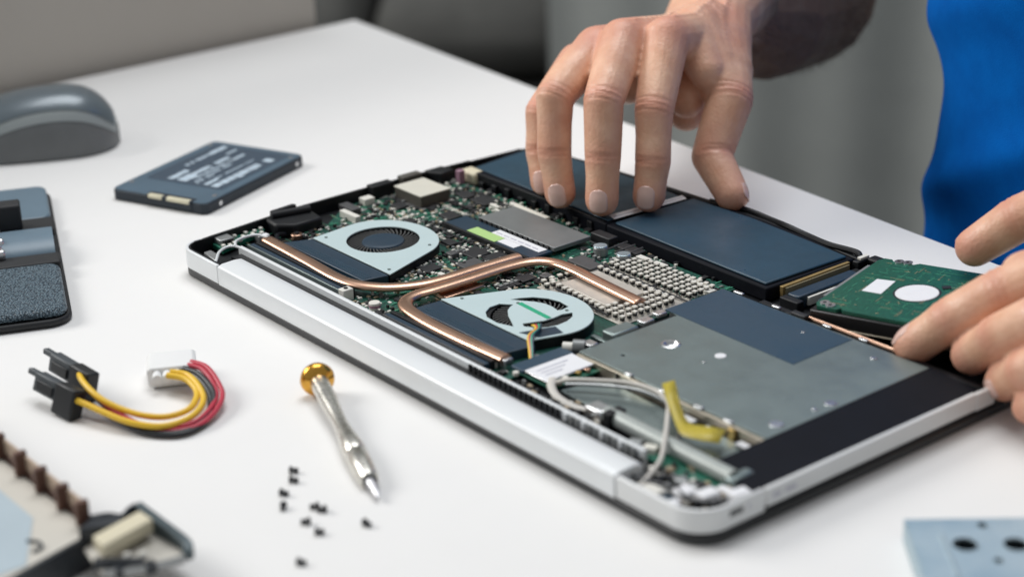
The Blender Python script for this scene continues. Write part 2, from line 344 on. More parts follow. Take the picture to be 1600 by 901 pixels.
# black vent trough between the cover and the rail with fine teeth
vt = MB().box(28, 341, 16.3, 22.4, 6.9, 12.2).build('vent_trough', 'black', LT)
proto = None
for i in range(18):
    x = 226+i*3.6
    if proto is None: proto = MB().box(0, 1.5, 0, 1.1, 0, 3.2).build('vent_tooth', 'black_soft', vt, loc=(x, 21.2, 12.3))
    else:
        c = share(proto, 'vent_tooth', vt, (x, 21.2, 12.3))
for i in range(12):
    MB().box(292+i*3.9, 293.9+i*3.9, 21.0, 22.3, 10.5, 15.3).build('vent_slot', 'smd_grey' if i % 3 else 'silver', vt)
rl = MB().box(25, 341, 22.6, 24.8, 8, 15.4).build('vent_rail', 'silver', LT, bevel=.35)
MB().tube(spline([(25.3, 23.6, 14.6), (21, 22, 14.6), (19.5, 18, 14.4), (23, 12, 14.2), (30, 6.5, 14.2), (33, 4, 13.8)]), .75, 8).build('rail_bracket', 'silver', LT)
MB().tube(spline([(22.5, 22.5, 14.8), (15.5, 27, 14.6), (13, 35, 14.4), (15, 41, 14.3), (24, 44, 13.8)]), .75, 8).build('rail_bracket', 'silver', LT)
MB().prism([(12.8, 8.5), (27.5, 6.8), (23, 12.6), (12.5, 13)], 6.9, 12.5).build('hinge_stop', 'smd_grey', LT, bevel=.5)
for i, (y0, y1, z1, m_) in enumerate(((26.5, 29.2, 10.5, 'black_soft'), (30.5, 31.2, 13.4, 'steel'), (31.8, 34.3, 13.2, 'navy_film'), (35.0, 37.4, 13.6, 'black'))):
    MB().box(20+i*.7, 112, y0, y1, 6.9, z1).build('exhaust_strip', m_, LT, bevel=.2)
    MB().box(147, 226, y0-1, y1-1, 6.9, z1-.6).build('exhaust_strip', m_ if i != 1 else 'chip_grey', LT, bevel=.2)

# ---- motherboard
mbp = MB().plate([(6, 96), (28, 66), (118, 28), (240, 28), (232, 70), (232, 184), (10, 184), (2, 180), (-4, 150), (-5, 110)], [], 6.9, 8.4).build('motherboard', 'pcb', LT, bevel=0)
# small surface parts, too tiny to pick apart
rnd = random.Random(3); sm = MB()
def smd_zone(x0, x1, y0, y1, n, z=8.4):
    for _ in range(n):
        x, y = rnd.uniform(x0, x1), rnd.uniform(y0, y1); k = rnd.random()
        if k < .50: w_, d_, h_, mi = rnd.choice([(1.6, .8), (.8, 1.6), (2.4, 1.2), (1.2, 2.2)])+(rnd.uniform(.5, 1.1), rnd.choice([0, 0, 1, 2]))
        elif k < .64: w_, d_, h_, mi = rnd.uniform(1.5, 4), rnd.uniform(1.5, 3.5), rnd.uniform(.8, 1.6), 3
        elif k < .86: w_, d_, h_, mi = rnd.uniform(.6, 1), rnd.uniform(2, 6), .5, 4
        else: w_, d_, h_, mi = rnd.uniform(1, 2), rnd.uniform(1, 2), rnd.uniform(1, 2.2), rnd.choice([2, 0, 3])
        sm.box(x, x+w_, y, y+d_, z, z+h_, mi)
smd_zone(-2, 62, 106, 182, 420); smd_zone(100, 150, 48, 130, 260); smd_zone(110, 150, 26, 50, 60)
smd_zone(136, 166, 140, 184, 90); smd_zone(166, 230, 150, 184, 160); smd_zone(30, 70, 172, 184, 60); smd_zone(12, 40, 64, 110, 110); smd_zone(60, 135, 174, 184, 70); smd_zone(92, 128, 60, 130, 260); smd_zone(62, 130, 112, 130, 150); smd_zone(144, 164, 96, 132, 110); smd_zone(112, 232, 25, 38, 160); smd_zone(-3, 60, 100, 183, 300)
def row(x, y, n_, dx, dy, w_, d_, h_, mi):
    for i in range(n_): sm.box(x+i*dx, x+i*dx+w_, y+i*dy, y+i*dy+d_, 8.4, 8.4+h_, mi)
for a_ in ((10, 118, 9, 2.6, 0, 1.5, .9, .8, 0), (10, 121, 9, 2.6, 0, 1.5, .9, .8, 1), (34, 112, 8, 0, 2.4, 1, 1.6, .8, 0), (44, 126, 7, 2.3, 0, 1.2, 2, 1, 2), (36, 150, 10, 2.2, 0, 1.1, 1.8, .9, 0), (36, 156, 6, 3.4, 0, 2.4, 2.4, 1.6, 3), (100, 70, 8, 0, 2.6, 1, 1.6, .9, 0), (104, 70, 8, 0, 2.6, 1, 1.6, .9, 1), (108, 90, 6, 2.4, .0, 1.3, 2, 1, 2), (70, 118, 12, 2.3, 0, 1.2, 1.8, .9, 0), (70, 124, 9, 3.2, 0, 2.2, 2.2, 1.3, 3), (146, 100, 8, 0, 2.8, 1.8, 1.2, .9, 0), (150, 98, 7, 0, 3.2, 2.4, 2.2, 1.5, 2), (118, 30, 12, 3, 0, 1.8, 1.1, .9, 0), (170, 30, 14, 3.4, 0, 2.2, 1.2, 1, 2), (194, 161, 12, 2.6, .2, 1.2, 1.8, .9, 0), (-2, 168, 7, 2.8, .6, 1.6, 1.2, .8, 0)): row(*a_)
rt = random.Random(8)
for _ in range(420):
    x, y = rt.uniform(-2, 228), rt.uniform(28, 182); L = rt.uniform(2, 12); k = rt.choice([4, 4, 5])
    if rt.random() < .5: sm.box(x, min(x+L, 230), y, y+.28, 8.4, 8.46, k)
    else: sm.box(x, x+.28, y, min(y+L, 183), 8.4, 8.46, k)
sm.build('small_components', ['smd_white', 'smd_tan', 'smd_grey', 'chip', 'trace', 'trace_tan'], mbp, kind='stuff', smooth=0)
def part(name, m_, *b, bev=.3, par=None, **k): return MB().box(*b).build(name, m_, par or mbp, bevel=bev, **k)
# larger chips, connectors and ports
part('chip', 'chip_grey', 148, 159, 145.5, 156, 8.4, 10.3); part('chip', 'chip_grey', 157, 167, 145, 154, 8.4, 10.6)
part('chip', 'chip', 24, 35, 166, 174, 8.4, 10); part('chip', 'chip', 38, 52, 166, 178, 8.4, 10.2); part('chip', 'chip_grey', 112, 124, 100, 113, 8.4, 10)
part('chip', 'chip', 98, 112, 112, 124, 8.4, 9.9); part('chip', 'chip', 113, 122, 116, 128, 8.4, 9.8)
for cx_, cy_, w_, d_ in ((14, 128, 9, 7), (46, 138, 11, 9), (104, 82, 8, 10), (120, 70, 8, 6), (80, 114, 9, 6), (148, 110, 8, 9), (40, 118, 7, 6), (112, 96, 0, 0)):
    if w_:
        c = part('chip', 'chip', cx_, cx_+w_, cy_, cy_+d_, 8.7, 10.2)
        pn = MB()
        for i in range(int(w_/1.2)):
            for yy in (cy_-.8, cy_+d_): pn.box(cx_+.5+i*1.2, cx_+.95+i*1.2, yy, yy+.8, 8.45, 9.0)
        pn.build('chip_pins', 'smd_grey', c, kind='stuff', smooth=0)
for cx_, cy_ in ((52, 112), (98, 104), (22, 150), (124, 118), (156, 120)): c = part('inductor', 'chip_grey', cx_, cx_+5.5, cy_, cy_+5.5, 8.4, 11.4, bev=.6)
part('metal_clip', 'smd_white', 54, 62, 168, 170, 8.4, 11); part('metal_clip', 'smd_white', 62, 71, 176, 179, 8.4, 11.5); part('metal_clip', 'smd_white', 63, 70, 164.5, 166, 8.4, 11)
part('ribbon_connector', 'smd_white', 118, 130, 84, 86.5, 8.4, 11); part('ribbon_connector', 'trace_tan', 112, 128, 92, 94, 8.4, 10)
part('ribbon_connector', 'smd_white', 8, 24, 98, 101.5, 8.4, 12.5); part('ribbon_connector', 'chip_grey', -2, 12, 104, 110, 8.4, 12)
part('white_socket', 'smd_white', -2, 4, 118, 125, 8.4, 12.5)
part('audio_port', 'black', -7.5, -1, 127, 142, 8.4, 16.6, bev=.6, label='black audio jack housing on the laptop edge'); part('display_port', 'block_side', -8, -2, 149, 163, 8.4, 16.8, bev=.6)
MB().prism([(-8, 168), (-8, 181), (2, 183), (4, 172)], 8.4, 15.5).build('network_port', 'black', mbp, bevel=1)
part('port_tab', 'purple_ring', 7, 11, 180, 184, 8.4, 16.5); part('coin_cell_plug', 'yellow_connector', 3, 17, 186.2, 195, 7, 15, bev=1.8)
part('battery_plug', 'chip', 133, 148, 174.5, 181, 8.4, 14, bev=.5); part('battery_plug', 'chip', 150, 168, 176, 183, 8.4, 11, bev=.4)
for i in range(8): part('pin', 'smd_grey', 134+i*1.6, 134.8+i*1.6, 172.8, 174.4, 8.5, 9.3, bev=0)
for i in range(3): MB().tube([(152+i*6, 170, 10.6), (152+i*6, 184, 11.2)], .5, 6).build('battery_wire', 'chip_grey', mbp)
part('board_socket', 'smd_white', 170, 179, 173.4, 177, 8.4, 11.2); part('board_socket', 'smd_white', 182, 191, 174, 177.2, 8.4, 11.2)
part('board_socket', 'smd_white', 211, 226, 170, 173, 8.4, 11.6); part('board_socket', 'smd_white', 224, 231, 167, 172, 8.4, 11)
for i in range(9): part('pin', 'gold' if i % 2 else 'smd_grey', 212+i*1.5, 212.8+i*1.5, 168.6, 169.8, 8.5, 9.4, bev=0)
for x, y in ((151.5, 165.5), (168.5, 166.5)):
    c = MB().cyl(x, y, 8.4, 13.4, 3.9, 24).build('capacitor', 'smd_grey', mbp, bevel=.5); MB().cyl(x, y, 13.41, 14, 3.7, 24).build('capacitor_top', 'cap_top', c, bevel=.25)
c = MB().cyl(131, 36, 8.4, 12.5, 2.9, 20).build('capacitor', 'smd_white', mbp, bevel=.4); MB().cyl(131, 36, 10, 11.2, 3.05, 20).build('capacitor_band', 'purple_ring', c)
c = MB().cyl(17.5, 63.5, 6.9, 10, 3.2, 18).build('copper_standoff', 'copper', mbp, bevel=.5); MB().cyl(17.5, 63.5, 10.01, 10.8, 1.4, 12).build('screw', 'chip', c)
for x, y in ((60, 171), (46, 160), (104, 94), (140, 140), (8, 112), (113, 52)):
    MB().plate(circ(x, y, 2.6, 20), [circ(x, y, 1.3, 14)], 8.4, 9.1).build('mounting_ring', 'steel_bright', mbp)
# chip-set block with pale top
bl = MB().box(4.2, 29.6, 138.6, 159, 8.4, 15.4).build('memory_block', 'block_side', mbp, bevel=.4); MB().box(3.9, 29.9, 138.3, 159.3, 15.4, 16.2).build('block_top', 'block_top', bl, bevel=.3)
MB().box(2, 32, 136.5, 161, 8.4, 9.3).build('block_base', 'chip_grey', bl, bevel=.2)
# memory module with labels
rm = MB().box(61, 135.2, 131, 146.4, 9.6, 11.2).build('memory_module', 'navy_film', mbp, bevel=.3)
MB().box(61, 135, 129.4, 130.9, 8.4, 12).build('module_latch', 'black', rm, bevel=.2)
MB().box(80, 104, 132.2, 139.5, 11.2, 11.45).build('green_label', 'label_green', rm); MB().box(92, 132, 139.7, 145.6, 11.2, 11.45).build('white_label', 'label_white', rm)
MB().box(104.3, 118, 134, 139.5, 11.2, 11.42).build('white_label', 'label_white', rm)
for i in range(6): MB().box(94+i*6, 98.5+i*6, 141.5, 142.3, 11.45, 11.6).build('label_line', 'label_print', rm)
sp = MB().box(71, 136, 147, 172.5, 10.5, 13).build('shield_plate', 'ram_grey', mbp, bevel=.4); MB().box(70, 98, 172.8, 176, 10.5, 12.9).build('shield_strip', 'label_cream', sp, bevel=.3)
for i in range(14): MB().box(73+i*4.4, 75+i*4.4, 146.0, 146.9, 10.6, 12.9).build('spring_tab', 'chip', sp)
# corner board by the hinge
cp = MB().prism([(-2.5, 21), (12, 20.5), (6, 40), (1.5, 53), (-2, 54), (-2.2, 36)], 8, 10.6).build('port_board', 'pcb_bright', LT)
us = MB().box(-1.8, 7, 22.5, 31, 10.6, 13.6).build('usb_socket', 'smd_grey', cp, bevel=.5); MB().box(.5, 7.3, 23.6, 29.8, 11.2, 13).build('socket_mouth', 'chip', us)
for (x, y) in ((8, 21.8), (9.5, 25), (8, 28.5), (-1, 34), (3, 37), (-1, 41), (0, 46), (3, 43), (6.5, 33), (5, 47.5), (-1, 50.5)):
    MB().box(x, x+2.4, y, y+1.8, 10.6, 12).build('white_component', 'smd_white', cp, bevel=.2)
MB().box(5.5, 11, 44, 50, 7, 11.5).build('coax_plug', 'smd_grey', LT, bevel=.7); MB().box(10, 14, 46, 49, 7, 12.5).build('coax_plug', 'label_white', LT, bevel=.7)
# power jack
pj = MB().prism([(-4.5, 57), (-7.5, 64), (-8, 79), (0, 84), (16, 82), (16, 64), (8, 56)], 6.9, 14.6).build('power_jack', 'black', LT, bevel=1.5)
MB().prism([(-7, 62), (-8.6, 78), (-5.8, 79), (-4, 63)], 14.6, 17.2).build('jack_cover', 'black_soft', pj, bevel=.6); MB().tube([(-2, 60, 16), (3, 82, 16)], 2.2, 12).build('jack_barrel', 'black_soft', pj)
MB().tube(spline([(14, 58, 10), (17, 52, 12), (21, 49, 12.5), (25, 47, 11.5)]), 1.3, 8).build('jack_lead', 'battery_side', LT)

# ---- fans
def fan(cx, cy, left, right, ymin, rotor_holes, flip):
    # volute outline: straight edge at ymin from left to right, round on the other side
    R = 31.5; out = [(left, ymin), (right, ymin)]
    a0, a1 = (-.33, PI+.42) if not flip else (-.42, PI+.33)
    for i in range(41):
        a = a0+(a1-a0)*i/40
        rr = R+(2.5*(1-i/40) if not flip else 2.5*(i/40)); out.append((cx+rr*math.cos(a)*.96, cy+rr*math.sin(a)*.80+1.5))
    pts_ = sorted(set(out)); hull = []
    for seq in (pts_, list(reversed(pts_))):
        h_ = []
        for q in seq:
            while len(h_) > 1 and (h_[-1][0]-h_[-2][0])*(q[1]-h_[-2][1])-(h_[-1][1]-h_[-2][1])*(q[0]-h_[-2][0]) <= 0: h_.pop()
            h_.append(q)
        hull += h_[:-1]
    out = hull
    cs = MB().plate(out, [circ(cx, cy, 20.5, 40)], 7.0, 12.9).build('cooling_fan', 'black', LT)
    pl = MB().plate(out, rotor_holes, 13.35, 14.1).build('cover_plate', 'fan_steel', cs, bevel=.15)
    return cs, out
f1c = (66.0, 87.0); ring = circ(f1c[0], f1c[1], 19.5, 48)
cs1, _ = fan(f1c[0], f1c[1], 38.5, 109.5, 60.8, [ring], False)
f2c = (197.6, 82.0)
# three openings of the lower fan, leaving a three-armed centre
def sector(cx, cy, r0, r1, a0, a1, n=14):
    P = [(cx+r1*math.cos(a0+(a1-a0)*i/n), cy+r1*math.sin(a0+(a1-a0)*i/n)) for i in range(n+1)]
    return P+[(cx+r0*math.cos(a1-(a1-a0)*i/n*1), cy+r0*math.sin(a1-(a1-a0)*i/n)) for i in range(n+1)]
R_ = math.radians
h1 = [(177.4, 77.6), (177.6, 71.5), (181, 66.3), (186.5, 62.9), (195, 62.2), (204, 65.2), (198, 68.5), (192, 71.5), (186.5, 75.5), (184, 79), (182.8, 82.2)]
h2 = [(177.2, 84.9), (178.5, 89.5), (182, 95.0), (188, 99.2), (195, 101.2), (203, 100.2), (203.8, 95.0), (203, 93.0), (198, 94.2), (192.5, 94.0), (187.5, 92), (183, 88.8)]
h3 = [(209.5, 96.8), (213.5, 93.5), (216, 88), (216.6, 82), (215.4, 76.8), (212, 72.0), (207, 69.0), (204.0, 70.6), (206, 75.5), (208.2, 80.5), (208.6, 86), (208, 91.5)]
cs2, _ = fan(f2c[0], f2c[1], 153.3, 221.5, 60.2, [h1, h2, h3], True)
for cs, (cx, cy), hub in ((cs1, f1c, True), (cs2, f2c, False)):
    # recessed well, blades and hub
    MB().cyl(cx, cy, 7.0, 9.2, 20.4, 40).build('fan_well', 'black', cs)
    bl = MB()
    nb = 41
    for i in range(nb):
        a = 2*PI*i/nb; P0 = []
        for k in range(4):
            r = 11.4+k*2.6; an = a+.11*k; P0.append((cx+r*math.cos(an), cy+r*math.sin(an)))
        for k in range(3):
            (x0, y0), (x1, y1) = P0[k], P0[k+1]; dx, dy = x1-x0, y1-y0; L = math.hypot(dx, dy); nx, ny = -dy/L*.28, dx/L*.28
            bl.prism([(x0-nx, y0-ny), (x1-nx, y1-ny), (x1+nx, y1+ny), (x0+nx, y0+ny)], 9.3, 12.8)
    bl.build('fan_blades', 'blade_grey', cs, kind='stuff', smooth=0)
    if hub:
        h = MB().lathe([(9.2, 11.6), (12.6, 11.5), (13.4, 11), (13.8, 9.6), (13.9, 8)], (cx, cy, 0), (0, 0, 1), 40).build('fan_hub', 'navy_film', cs)
    else:
        MB().cyl(cx, cy, 9.2, 12.9, 10.5, 32).build('fan_hub', 'chip', cs)
        # green stripe
        d = Vector((207.8-183.9, -1.3)).normalized(); nn = Vector((-d.y, d.x))*1.25
        MB().prism([(183.9-nn.x, 85-nn.y), (207.8-nn.x, 83.7-nn.y), (207.8+nn.x, 83.7+nn.y), (183.9+nn.x, 85+nn.y)], 14.12, 14.35).build('green_stripe', 'green_stripe', cs)
for x, y, cs in ((90, 100, cs1), (43, 66, cs1), (104, 64, cs1), (160, 68, cs2), (183.2, 84.5, cs2), (206.2, 96.0, cs2)):
    MB().cyl(x, y, 14.12, 14.4, .9, 12).build('rivet', 'steel', cs)
MB().prism([(211.5, 62.4), (217.5, 79.5), (225.5, 77.5), (222, 66)], 14.12, 14.3).build('cable_tape', 'navy_film', cs2)
for k, (m_, off) in enumerate((('wire_yellow', 0), ('wire_red', 1.1), ('green_stripe', 2.2), ('battery', 3.2))):
    MB().tube(spline([(208+off*.6, 73+off*1.3, 13.6), (212+off*.3, 71+off, 15.4), (217.5+off*.2, 67.5+off*.6, 16.2), (220+off*.5, 61+off*.5, 15.5), (228+off*.3, 55+off*.4, 12.5), (237, 48.5+off*.4, 9.5)]), .55, 6).build('fan_wire', m_, cs2)
# heat-sink covers beside the fans
for x0, x1, y0, y1 in ((29.5, 107.5, 46.6, 60.5), (150, 225.5, 44.6, 59.9)):
    sh = MB().prism([(x0+2, y0), (x1-2, y0), (x1+1, y1), (x0+8 if x0 < 60 else x0+3, y1)], 7, 13.3).build('fin_cover', 'navy_film', LT, bevel=.4)
    for k in range(3): MB().box(x0+6, x1-3, y0+2+k*1.7, y0+2.5+k*1.7, 13.31, 13.55).build('cover_crease', 'battery', sh)
# heat pipes (flattened)
def pipe(pts, r=3.8, flat=.5): return MB().tube(spline(pts, 10), r, 14, flat=flat).build('heat_pipe', 'copper', LT, smooth=60)
pipe([(22.5, 42.6, 13), (26, 42.4, 13), (61, 41, 13), (92, 39.4, 13), (108, 42, 13), (121, 51, 13), (129, 65, 13), (131.5, 80, 13), (131.8, 100, 13), (132.6, 120, 13), (133, 125.5, 12.8)])
pipe([(219.5, 130.6, 12.6), (216, 130.8, 12.8), (185, 133, 13), (166, 134.2, 13.2), (152, 132.8, 13.2), (143.6, 125.5, 13.2), (140.8, 111, 13.2), (140.7, 87, 13.2), (140, 66, 13.2), (139.3, 55, 13.2), (142.5, 46.8, 13), (152, 41.8, 13), (175, 39.4, 13), (203, 39.6, 13), (228, 41, 12.8)])
MB().box(126, 147, 68, 92, 8.5, 10.6).build('pipe_clamp', 'copper', LT, bevel=.4); MB().box(124, 134, 96, 126, 8.4, 10.4).build('pipe_plate', 'copper', LT, bevel=.3)
for x0, y0 in ((227.5, 38.6),): MB().box(x0-1, x0+3, y0, y0+5, 8, 13.5).build('pipe_end_clip', 'steel_bright', LT, bevel=.4)
MB().prism([(108, 30), (113, 30), (113, 36), (108, 36)], 7, 14.4).build('bracket_clip', 'smd_white', LT, bevel=.5); MB().cyl(110.5, 33, 14.41, 14.8, 1.1, 12).build('screw_hole', 'chip', LT)

# ---- processor socket with rows of small posts
cpu = MB().prism([(164, 112), (229, 111), (229.5, 157), (166, 158)], 8.45, 9.2).build('processor_frame', 'cpu_plate', LT, bevel=.2)
MB().prism([(171, 122), (208, 119.5), (208.5, 145), (171, 147)], 9.2, 10.6).build('heat_spreader', 'cpu_plate', cpu, bevel=.3)
MB().tube([(170, 150.8, 10.6), (216, 150.2, 10.6)], .55, 8).build('clamp_wire', 'steel_bright', cpu); MB().tube([(170, 153.8, 10.2), (232, 152.5, 10.2)], .5, 8).build('clamp_wire', 'chip', cpu)
MB().tube([(175, 115.5, 10.5), (218, 112.2, 10.5)], .6, 8).build('clamp_wire', 'chip', cpu); MB().prism([(212, 150), (222, 149.5), (222, 152.4), (212, 152.6)], 9.3, 10).build('clamp_pad', 'chip', cpu)
pp = MB(); pp.box(-.85, .85, -.85, .85, 0, 2.5, 1); pp.box(-1.15, 1.15, -1.15, 1.15, 2.5, 3.3, 0); pp.box(-1.1, 1.1, -1.1, 1.1, 0, .7, 0)  # dark shank colour stands in for the shadow under each white cap
first = None; npost = 0
def post(x, y):
    global first, npost
    x += rnd.uniform(-.25, .25); y += rnd.uniform(-.25, .25)
    if first is None:
        first = pp.build('post', ['post_white', 'chip'], cpu, smooth=0, loc=(x, y, 9.2))
    else: share(first, 'post', cpu, (x, y, 9.2), (0, 0, rnd.uniform(-.2, .2)))
    npost += 1
for i in range(12): post(171+i*4.9, 148.6-i*.12)
for i in range(9): post(170.5+i*4.6, 117.8-i*.35)
for j in range(5):
    for i in range(14): post(170+i*4.4, 156.8+j*3.9) if 170+i*4.4 > 170+(j-2)*3 else None
for i in range(4):
    for j in range(9): post(211.5+i*4.9, 114+j*4.0) if not (i == 0 and 2 < j < 7) else None
for x, y in ((165, 121), (165.5, 126), (168, 119), (166, 131), (165, 116), (170, 114)): post(x, y)

# ---- battery
bt = MB(); bt.prism([(6, 191.5), (11, 189.5), (131, 187.5), (131, 247), (100, 250.5), (40, 247.5), (2, 246), (0, 232)], 7, 14.8)
b1 = bt.build('battery', 'battery_side', LT, bevel=1.0, label='black battery half under the pressing fingers')
MB().prism([(9, 193.5), (129.5, 190.5), (129.5, 244.5), (100, 247), (40, 244.5), (4, 243)], 14.8, 15.7).build('battery_top', 'battery', b1, bevel=.5)
MB().box(14, 128, 188.5, 190, 10, 14.9).build('battery_lip', 'black', b1, bevel=.3)
b2 = MB().prism([(131.2, 187.3), (252.5, 185), (255, 246), (215, 251.5), (185, 253.5), (150, 253.5), (131.2, 250.5)], 7, 14.6).build('battery', 'battery_side', LT, bevel=1.0, label='slate blue battery half beside the thumb')
MB().prism([(135, 190.5), (249.8, 187.2), (252, 243), (212, 246.5), (180, 248.5), (136, 247)], 14.6, 16).build('battery_top', 'battery', b2, bevel=.7, seg=3)
MB().prism([(125, 195), (131.5, 193), (134.5, 243.5), (129, 245.5)], 16.02, 16.3).build('battery_label', 'label_white', b2); MB().prism([(128.6, 195), (129.4, 195), (132, 244), (131.2, 244)], 16.3, 16.42).build('label_line', 'label_print', b2)
for k in range(9): MB().box(20+k*12, 24+k*12, 186.6, 188.4, 8, 11+(k % 3)).build('battery_clip', 'black', b1, bevel=.3)
# wavy black edge outside the battery
MB().tube(spline([(140, 256.5, 13), (165, 258, 14.5), (186, 257.5, 14), (200, 254.5, 15), (214, 254.2, 14), (232, 251.5, 14.5), (250, 252.5, 15), (256, 249, 14)]), 1.6, 8).build('edge_gasket', 'black', LT)
# drive connector in the bay
gp = MB().box(255.6, 257.6, 191, 239.5, 7, 15.2).build('connector_board', 'brass_plate', LT, bevel=.2)
MB().box(257.7, 258.6, 192.5, 238, 7, 14.4).build('connector_tape', 'trace_tan', gp)
dc = MB().box(262.5, 270, 189, 234, 7, 14.2).build('drive_connector', 'navy_film', LT, bevel=.7); MB().box(261, 273, 185, 189.8, 7, 13).build('connector_ear', 'black', dc, bevel=.6); MB().box(261, 273, 233.5, 240, 7, 13).build('connector_ear', 'black', dc, bevel=.6)
MB().box(271, 272.2, 194, 230, 9, 13.2).build('contact_row', 'smd_white', dc)
part('bay_wall', 'black', 258, 392, 174, 177.5, 6.9, 12.5, par=LT); part('bay_wall', 'black', 258, 262, 240.5, 250, 6.9, 16, par=LT, bev=.6)
part('bay_clip', 'smd_white', 259, 261.5, 243, 249.5, 16.01, 17.5, par=LT); part('bay_clip', 'black', 262, 272, 246.5, 253, 8, 17, par=LT, bev=1)
MB().tube([(285, 175.5, 13.4), (345, 175.5, 13.8)], .9, 8).build('copper_strip', 'copper', LT)
part('bay_clip', 'chip', 281, 290, 171.5, 175, 9, 15.2, par=LT, bev=.5)

# ---- optical drive
od = MB().plate([(245.5, 70), (364, 70), (364, 172.5), (236.5, 170.5), (237, 132.5), (245.5, 131.5)], [circ(268, 106.3, 3.2, 24), circ(293, 113.6, 1.9, 18), circ(262.5, 82, 1.1, 12)], 12.9, 13.7).build('optical_drive', 'steel', LT, bevel=.25)
MB().box(246.5, 363, 71.5, 130.5, 7, 12.2).build('drive_body', 'ram_grey', od); MB().box(239, 363, 132.6, 170, 7, 12.2).build('drive_body', 'ram_grey', od)
MB().plate([(236.7, 131.8), (321.3, 130.8), (320.6, 170.6), (237.2, 170.3)], [], 13.72, 13.9).build('drive_sticker', 'navy_sticker', od)
MB().lathe([(11.6, 4.9), (13.8, 4.7), (14.1, 4.0), (14.0, 3.4), (12.3, 2.2)], (268, 106.3, 0), (0, 0, 1), 28).build('screw_boss', 'steel_bright', od)
MB().cyl(293, 113.6, 12.5, 14.1, 2.7, 20).build('rivet', 'label_white', od, bevel=.3)
for x, y, r in ((359.5, 113.5, 2.8), (359, 104, 1.3), (358, 82, 3.2), (341, 162, 1.6), (293, 103, .8), (300, 160, .9)): MB().cyl(x, y, 13.5, 14.2, r, 18).build('rivet', 'steel_bright', od, bevel=.2)
for x0, x1, y0, y1, h in ((240, 246, 76.5, 81.5, 14.6), (238.5, 243.5, 112, 119, 14.8), (236, 240.5, 124, 130, 14.4), (278, 282, 68.6, 70.6, 14.6), (300, 304, 68.6, 70.6, 14.2), (322, 327, 68.4, 70.6, 14.6), (340, 345, 68.6, 70.6, 14.4), (243, 249, 171.4, 173.2, 14.4), (268, 273, 172, 174, 14.4), (300, 305, 172.6, 174.4, 14.4), (322, 327, 173, 175, 14.5)):
    MB().box(x0, x1, y0, y1, 12.4, h).build('drive_tab', 'steel_bright', od, bevel=.35)
MB().box(236, 245, 92, 108, 9, 14.9).build('drive_hinge', 'steel', od, bevel=1.2, seg=3); MB().box(229, 244.5, 91, 93.5, 8.5, 10).build('hinge_tongue', 'steel', od, bevel=.4)
MB().box(246, 363.6, 68.0, 69.8, 7, 13.1).build('drive_flange', 'steel_warm', od, bevel=.3)
for x in (274, 312, 347): MB().box(x, x+.8, 66.9, 67.9, 7.5, 13).build('flange_seam', 'chip', od)
for x in (318, 333, 353): MB().box(x, x+9, 62.5, 66.5, 8.6, 9.8).build('guide_tab', 'label_white', od, bevel=.4)
MB().box(345, 349, 66.2, 67.9, 8, 12.6).build('copper_tab', 'gold', od, bevel=.3)
# dark taped side of the drive, dropping to the bezel
tp = MB().add([(364.2, 42, 13.9), (366, 36, 13.4), (393.6, 36, 12.4), (394, 172, 12.4), (364.2, 173.5, 13.9), (364.2, 42, 7), (366, 36, 7), (393.6, 36, 7), (394, 172, 7), (364.2, 173.5, 7)],
     [(0, 1, 2, 3, 4), (9, 8, 7, 6, 5), (0, 5, 6, 1), (1, 6, 7, 2), (2, 7, 8, 3), (3, 8, 9, 4), (4, 9, 5, 0)]).build('drive_side_tape', 'battery_side', LT, bevel=.5)
# ---- slot beneath: guide tube, steel tray, yellow tape, cables
MB().prism([(262, 44), (372, 44), (372, 66), (268, 66)], 6.9, 8.2).build('steel_tray', 'steel', LT, bevel=.3)
gt = MB().tube([(300, 39.6, 11.6), (377, 38.2, 11.6)], 3.7, 20).build('guide_tube', 'tube_grey', LT, smooth=60)
MB().box(302, 307, 34.5, 44, 8, 15.2).build('tube_clamp', 'black', gt, bevel=.6); MB().box(289, 300, 35.5, 43.5, 8, 13.5).build('tube_end', 'steel_bright', gt, bevel=1); MB().box(375, 381, 34, 47, 7, 13.5).build('tube_end', 'steel', gt, bevel=1.5)
MB().box(379, 386, 38, 48, 7, 12.5).build('tube_mount', 'smd_grey', LT, bevel=1.5)
yt = MB(); vs = []
for l_, r_ in (((309.7, 62.8, 22), (310.3, 67.9, 22)), ((318.5, 56.8, 20.4), (317.5, 63, 20.4)), ((326.3, 52.3, 18.4), (323.4, 58.9, 18.4)), ((333.5, 48, 16.6), (330, 55, 16.6)), ((338.1, 45.7, 15.7), (334.6, 52.9, 15.7)), ((341.9, 44.6, 15.6), (338.1, 52.9, 15.5)), ((349.6, 47.6, 15.6), (344.3, 56.6, 15.4)), ((356.4, 50.6, 15.9), (350.2, 60, 15.3))):
    a_, b_ = Vector(l_), Vector(r_); c_ = (a_+b_)/2; vs += [c_+(a_-c_)*1.3, c_+(b_-c_)*1.3]
fs = [(2*i, 2*i+1, 2*i+3, 2*i+2) for i in range(7)]
yo = yt.add(vs, fs).build('yellow_tape', 'yellow_tape', LT); md = yo.modifiers.new('thick', 'SOLIDIFY'); md.thickness = .15*S
MB().tube(spline([(262, 43, 12), (268, 44.5, 15), (279, 52.3, 16), (291, 60, 16.5), (305, 62.5, 17), (317, 58.5, 17), (327, 49, 16.5), (338, 37.5, 15.5), (347, 27, 13.5), (351, 20, 12.5), (355, 10, 11.5), (357, 4.8, 10.5)]), 1.05, 10).build('antenna_cable', 'cable_white', LT)
MB().tube(spline([(264, 46, 11), (276, 56, 11.5), (292, 65.4, 11.5), (310, 66, 11), (326, 57, 11), (338, 44, 11.5), (343, 34, 11)]), .8, 8).build('antenna_cable', 'smd_grey', LT)
